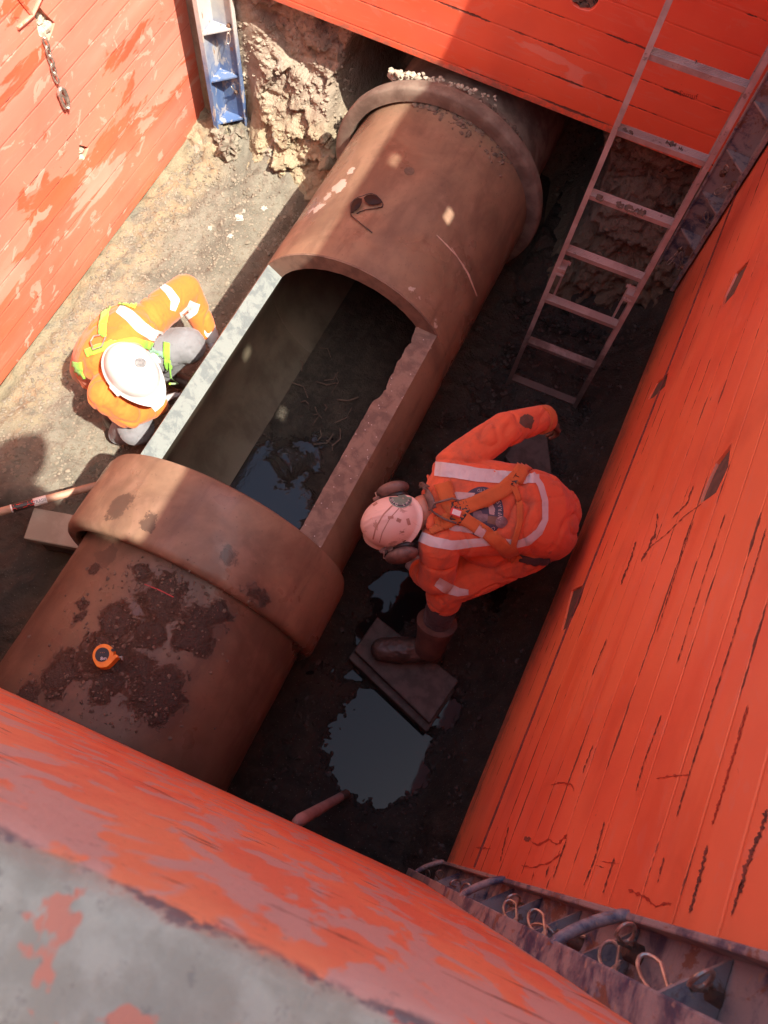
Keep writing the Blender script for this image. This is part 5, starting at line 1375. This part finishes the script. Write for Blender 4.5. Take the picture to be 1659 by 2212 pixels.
    MB().tube([O(555, 440, .02), O(530, 455, .03), O(515, 485, .03), O(530, 510, .03), O(560, 495, .03), O(575, 460, .025)], .004, 8).build('dorsal_ring', M['clip'], root, True)
    MB().tube([O(905, 560, .03), O(900, 610, .045), O(925, 650, .05), O(918, 690, .04)], .005, 8).build('lanyard_loop', M['strap_g'], root, True)
    return root
west_worker()

# two people up on the bank, out of the picture: they stand where the photograph's head-shaped shadows come from
def bystander(x, y, lean, lab, arm=None):
    g_ = 2.45; root = empty('person', (x, y, g_), lab, 'person')
    hip = Vector((x, y, g_ + .92)); ch_ = Vector((x - .02, y + lean * .6, g_ + 1.36)); nk = Vector((x - .03, y + lean * .8, g_ + 1.50)); hc = Vector((x - .04, y + lean * 1.05, g_ + 1.62))
    hp, f, R3 = head_parts(hc, (0, lean * .6, 1), (-.2, 1, -.5))
    el = [Vector((x + s_ * .25, y + lean * .7 + .02, g_ + 1.08)) for s_ in (-1, 1)]
    wr = arm or [Vector((x + s_ * .16, y + lean + .1, g_ + .98)) for s_ in (-1, 1)]
    P = hp + [('c', hc, .06, nk, .06), ('s', [nk, ch_, (hip + ch_) / 2, hip], [.08, .17, .15, .15], [.07, .11, .11, .11], (1, 0, 0))]
    for i, s_ in enumerate((-1, 1)):
        sh_ = ch_ + Vector((s_ * .17, 0, .04)); P += [('c', sh_, .055, el[i], .043), ('c', el[i], .042, wr[i], .03), ('c', hip + Vector((s_ * .09, 0, -.03)), .085, (x + s_ * .11, y + .03, g_ + .48), .06), ('c', (x + s_ * .11, y + .03, g_ + .48), .057, (x + s_ * .12, y - .02, g_ + .06), .042)]
    blob('body', P, M['skin'], root, .014, 4)
    Q = [('s', [nk - Vector((0, 0, .03)), ch_, (hip + ch_) / 2, hip - Vector((0, 0, .05))], [.10, .21, .19, .19], [.09, .14, .14, .14], (1, 0, 0))]
    for i, s_ in enumerate((-1, 1)): Q += [('c', ch_ + Vector((s_ * .17, 0, .03)), .075, el[i], .062), ('c', el[i], .06, wr[i].lerp(el[i], .1), .05)]
    blob('shirt', Q, M['shirt_w'], root, .014, 5, (.008, 9, 2))
    T = []
    for s_ in (-1, 1): T += [('c', hip + Vector((s_ * .09, 0, -.03)), .11, (x + s_ * .11, y + .03, g_ + .48), .085), ('c', (x + s_ * .11, y + .03, g_ + .48), .08, (x + s_ * .12, y - .02, g_ + .12), .07)]
    blob('trousers', T, M['trouser_e'], root, .014, 4)
    for s_ in (-1, 1): blob('boot', [('c', (x + s_ * .12, y - .06, g_ + .05), .05, (x + s_ * .13, y + .14, g_ + .045), .045)], M['boot'], root, .012, 3)
    helmet('helmet', hc + Vector((0, 0, .03)), (0, lean * .6, 1), (-.2, 1, -.4), M['helm_w'], root)
    for i, s_ in enumerate((-1, 1)): hand('hand', wr[i], (0, .8, -.3) if arm is None else (-s_ * .3, .3, .9), (0, -.2, -1) if arm is None else (-s_, .2, 0), M['skin'], root, 1, .5, s_)
    return root
bystander(2.95, -.02, .32, 'person in orange on the bank behind the nearest sheet, leaning forward over its edge', [Vector((2.72, .27, 3.86)), Vector((2.84, .27, 3.86))])
bystander(3.50, -.22, .28, 'person in orange on the bank outside the scratched sheet, looking down into the trench')
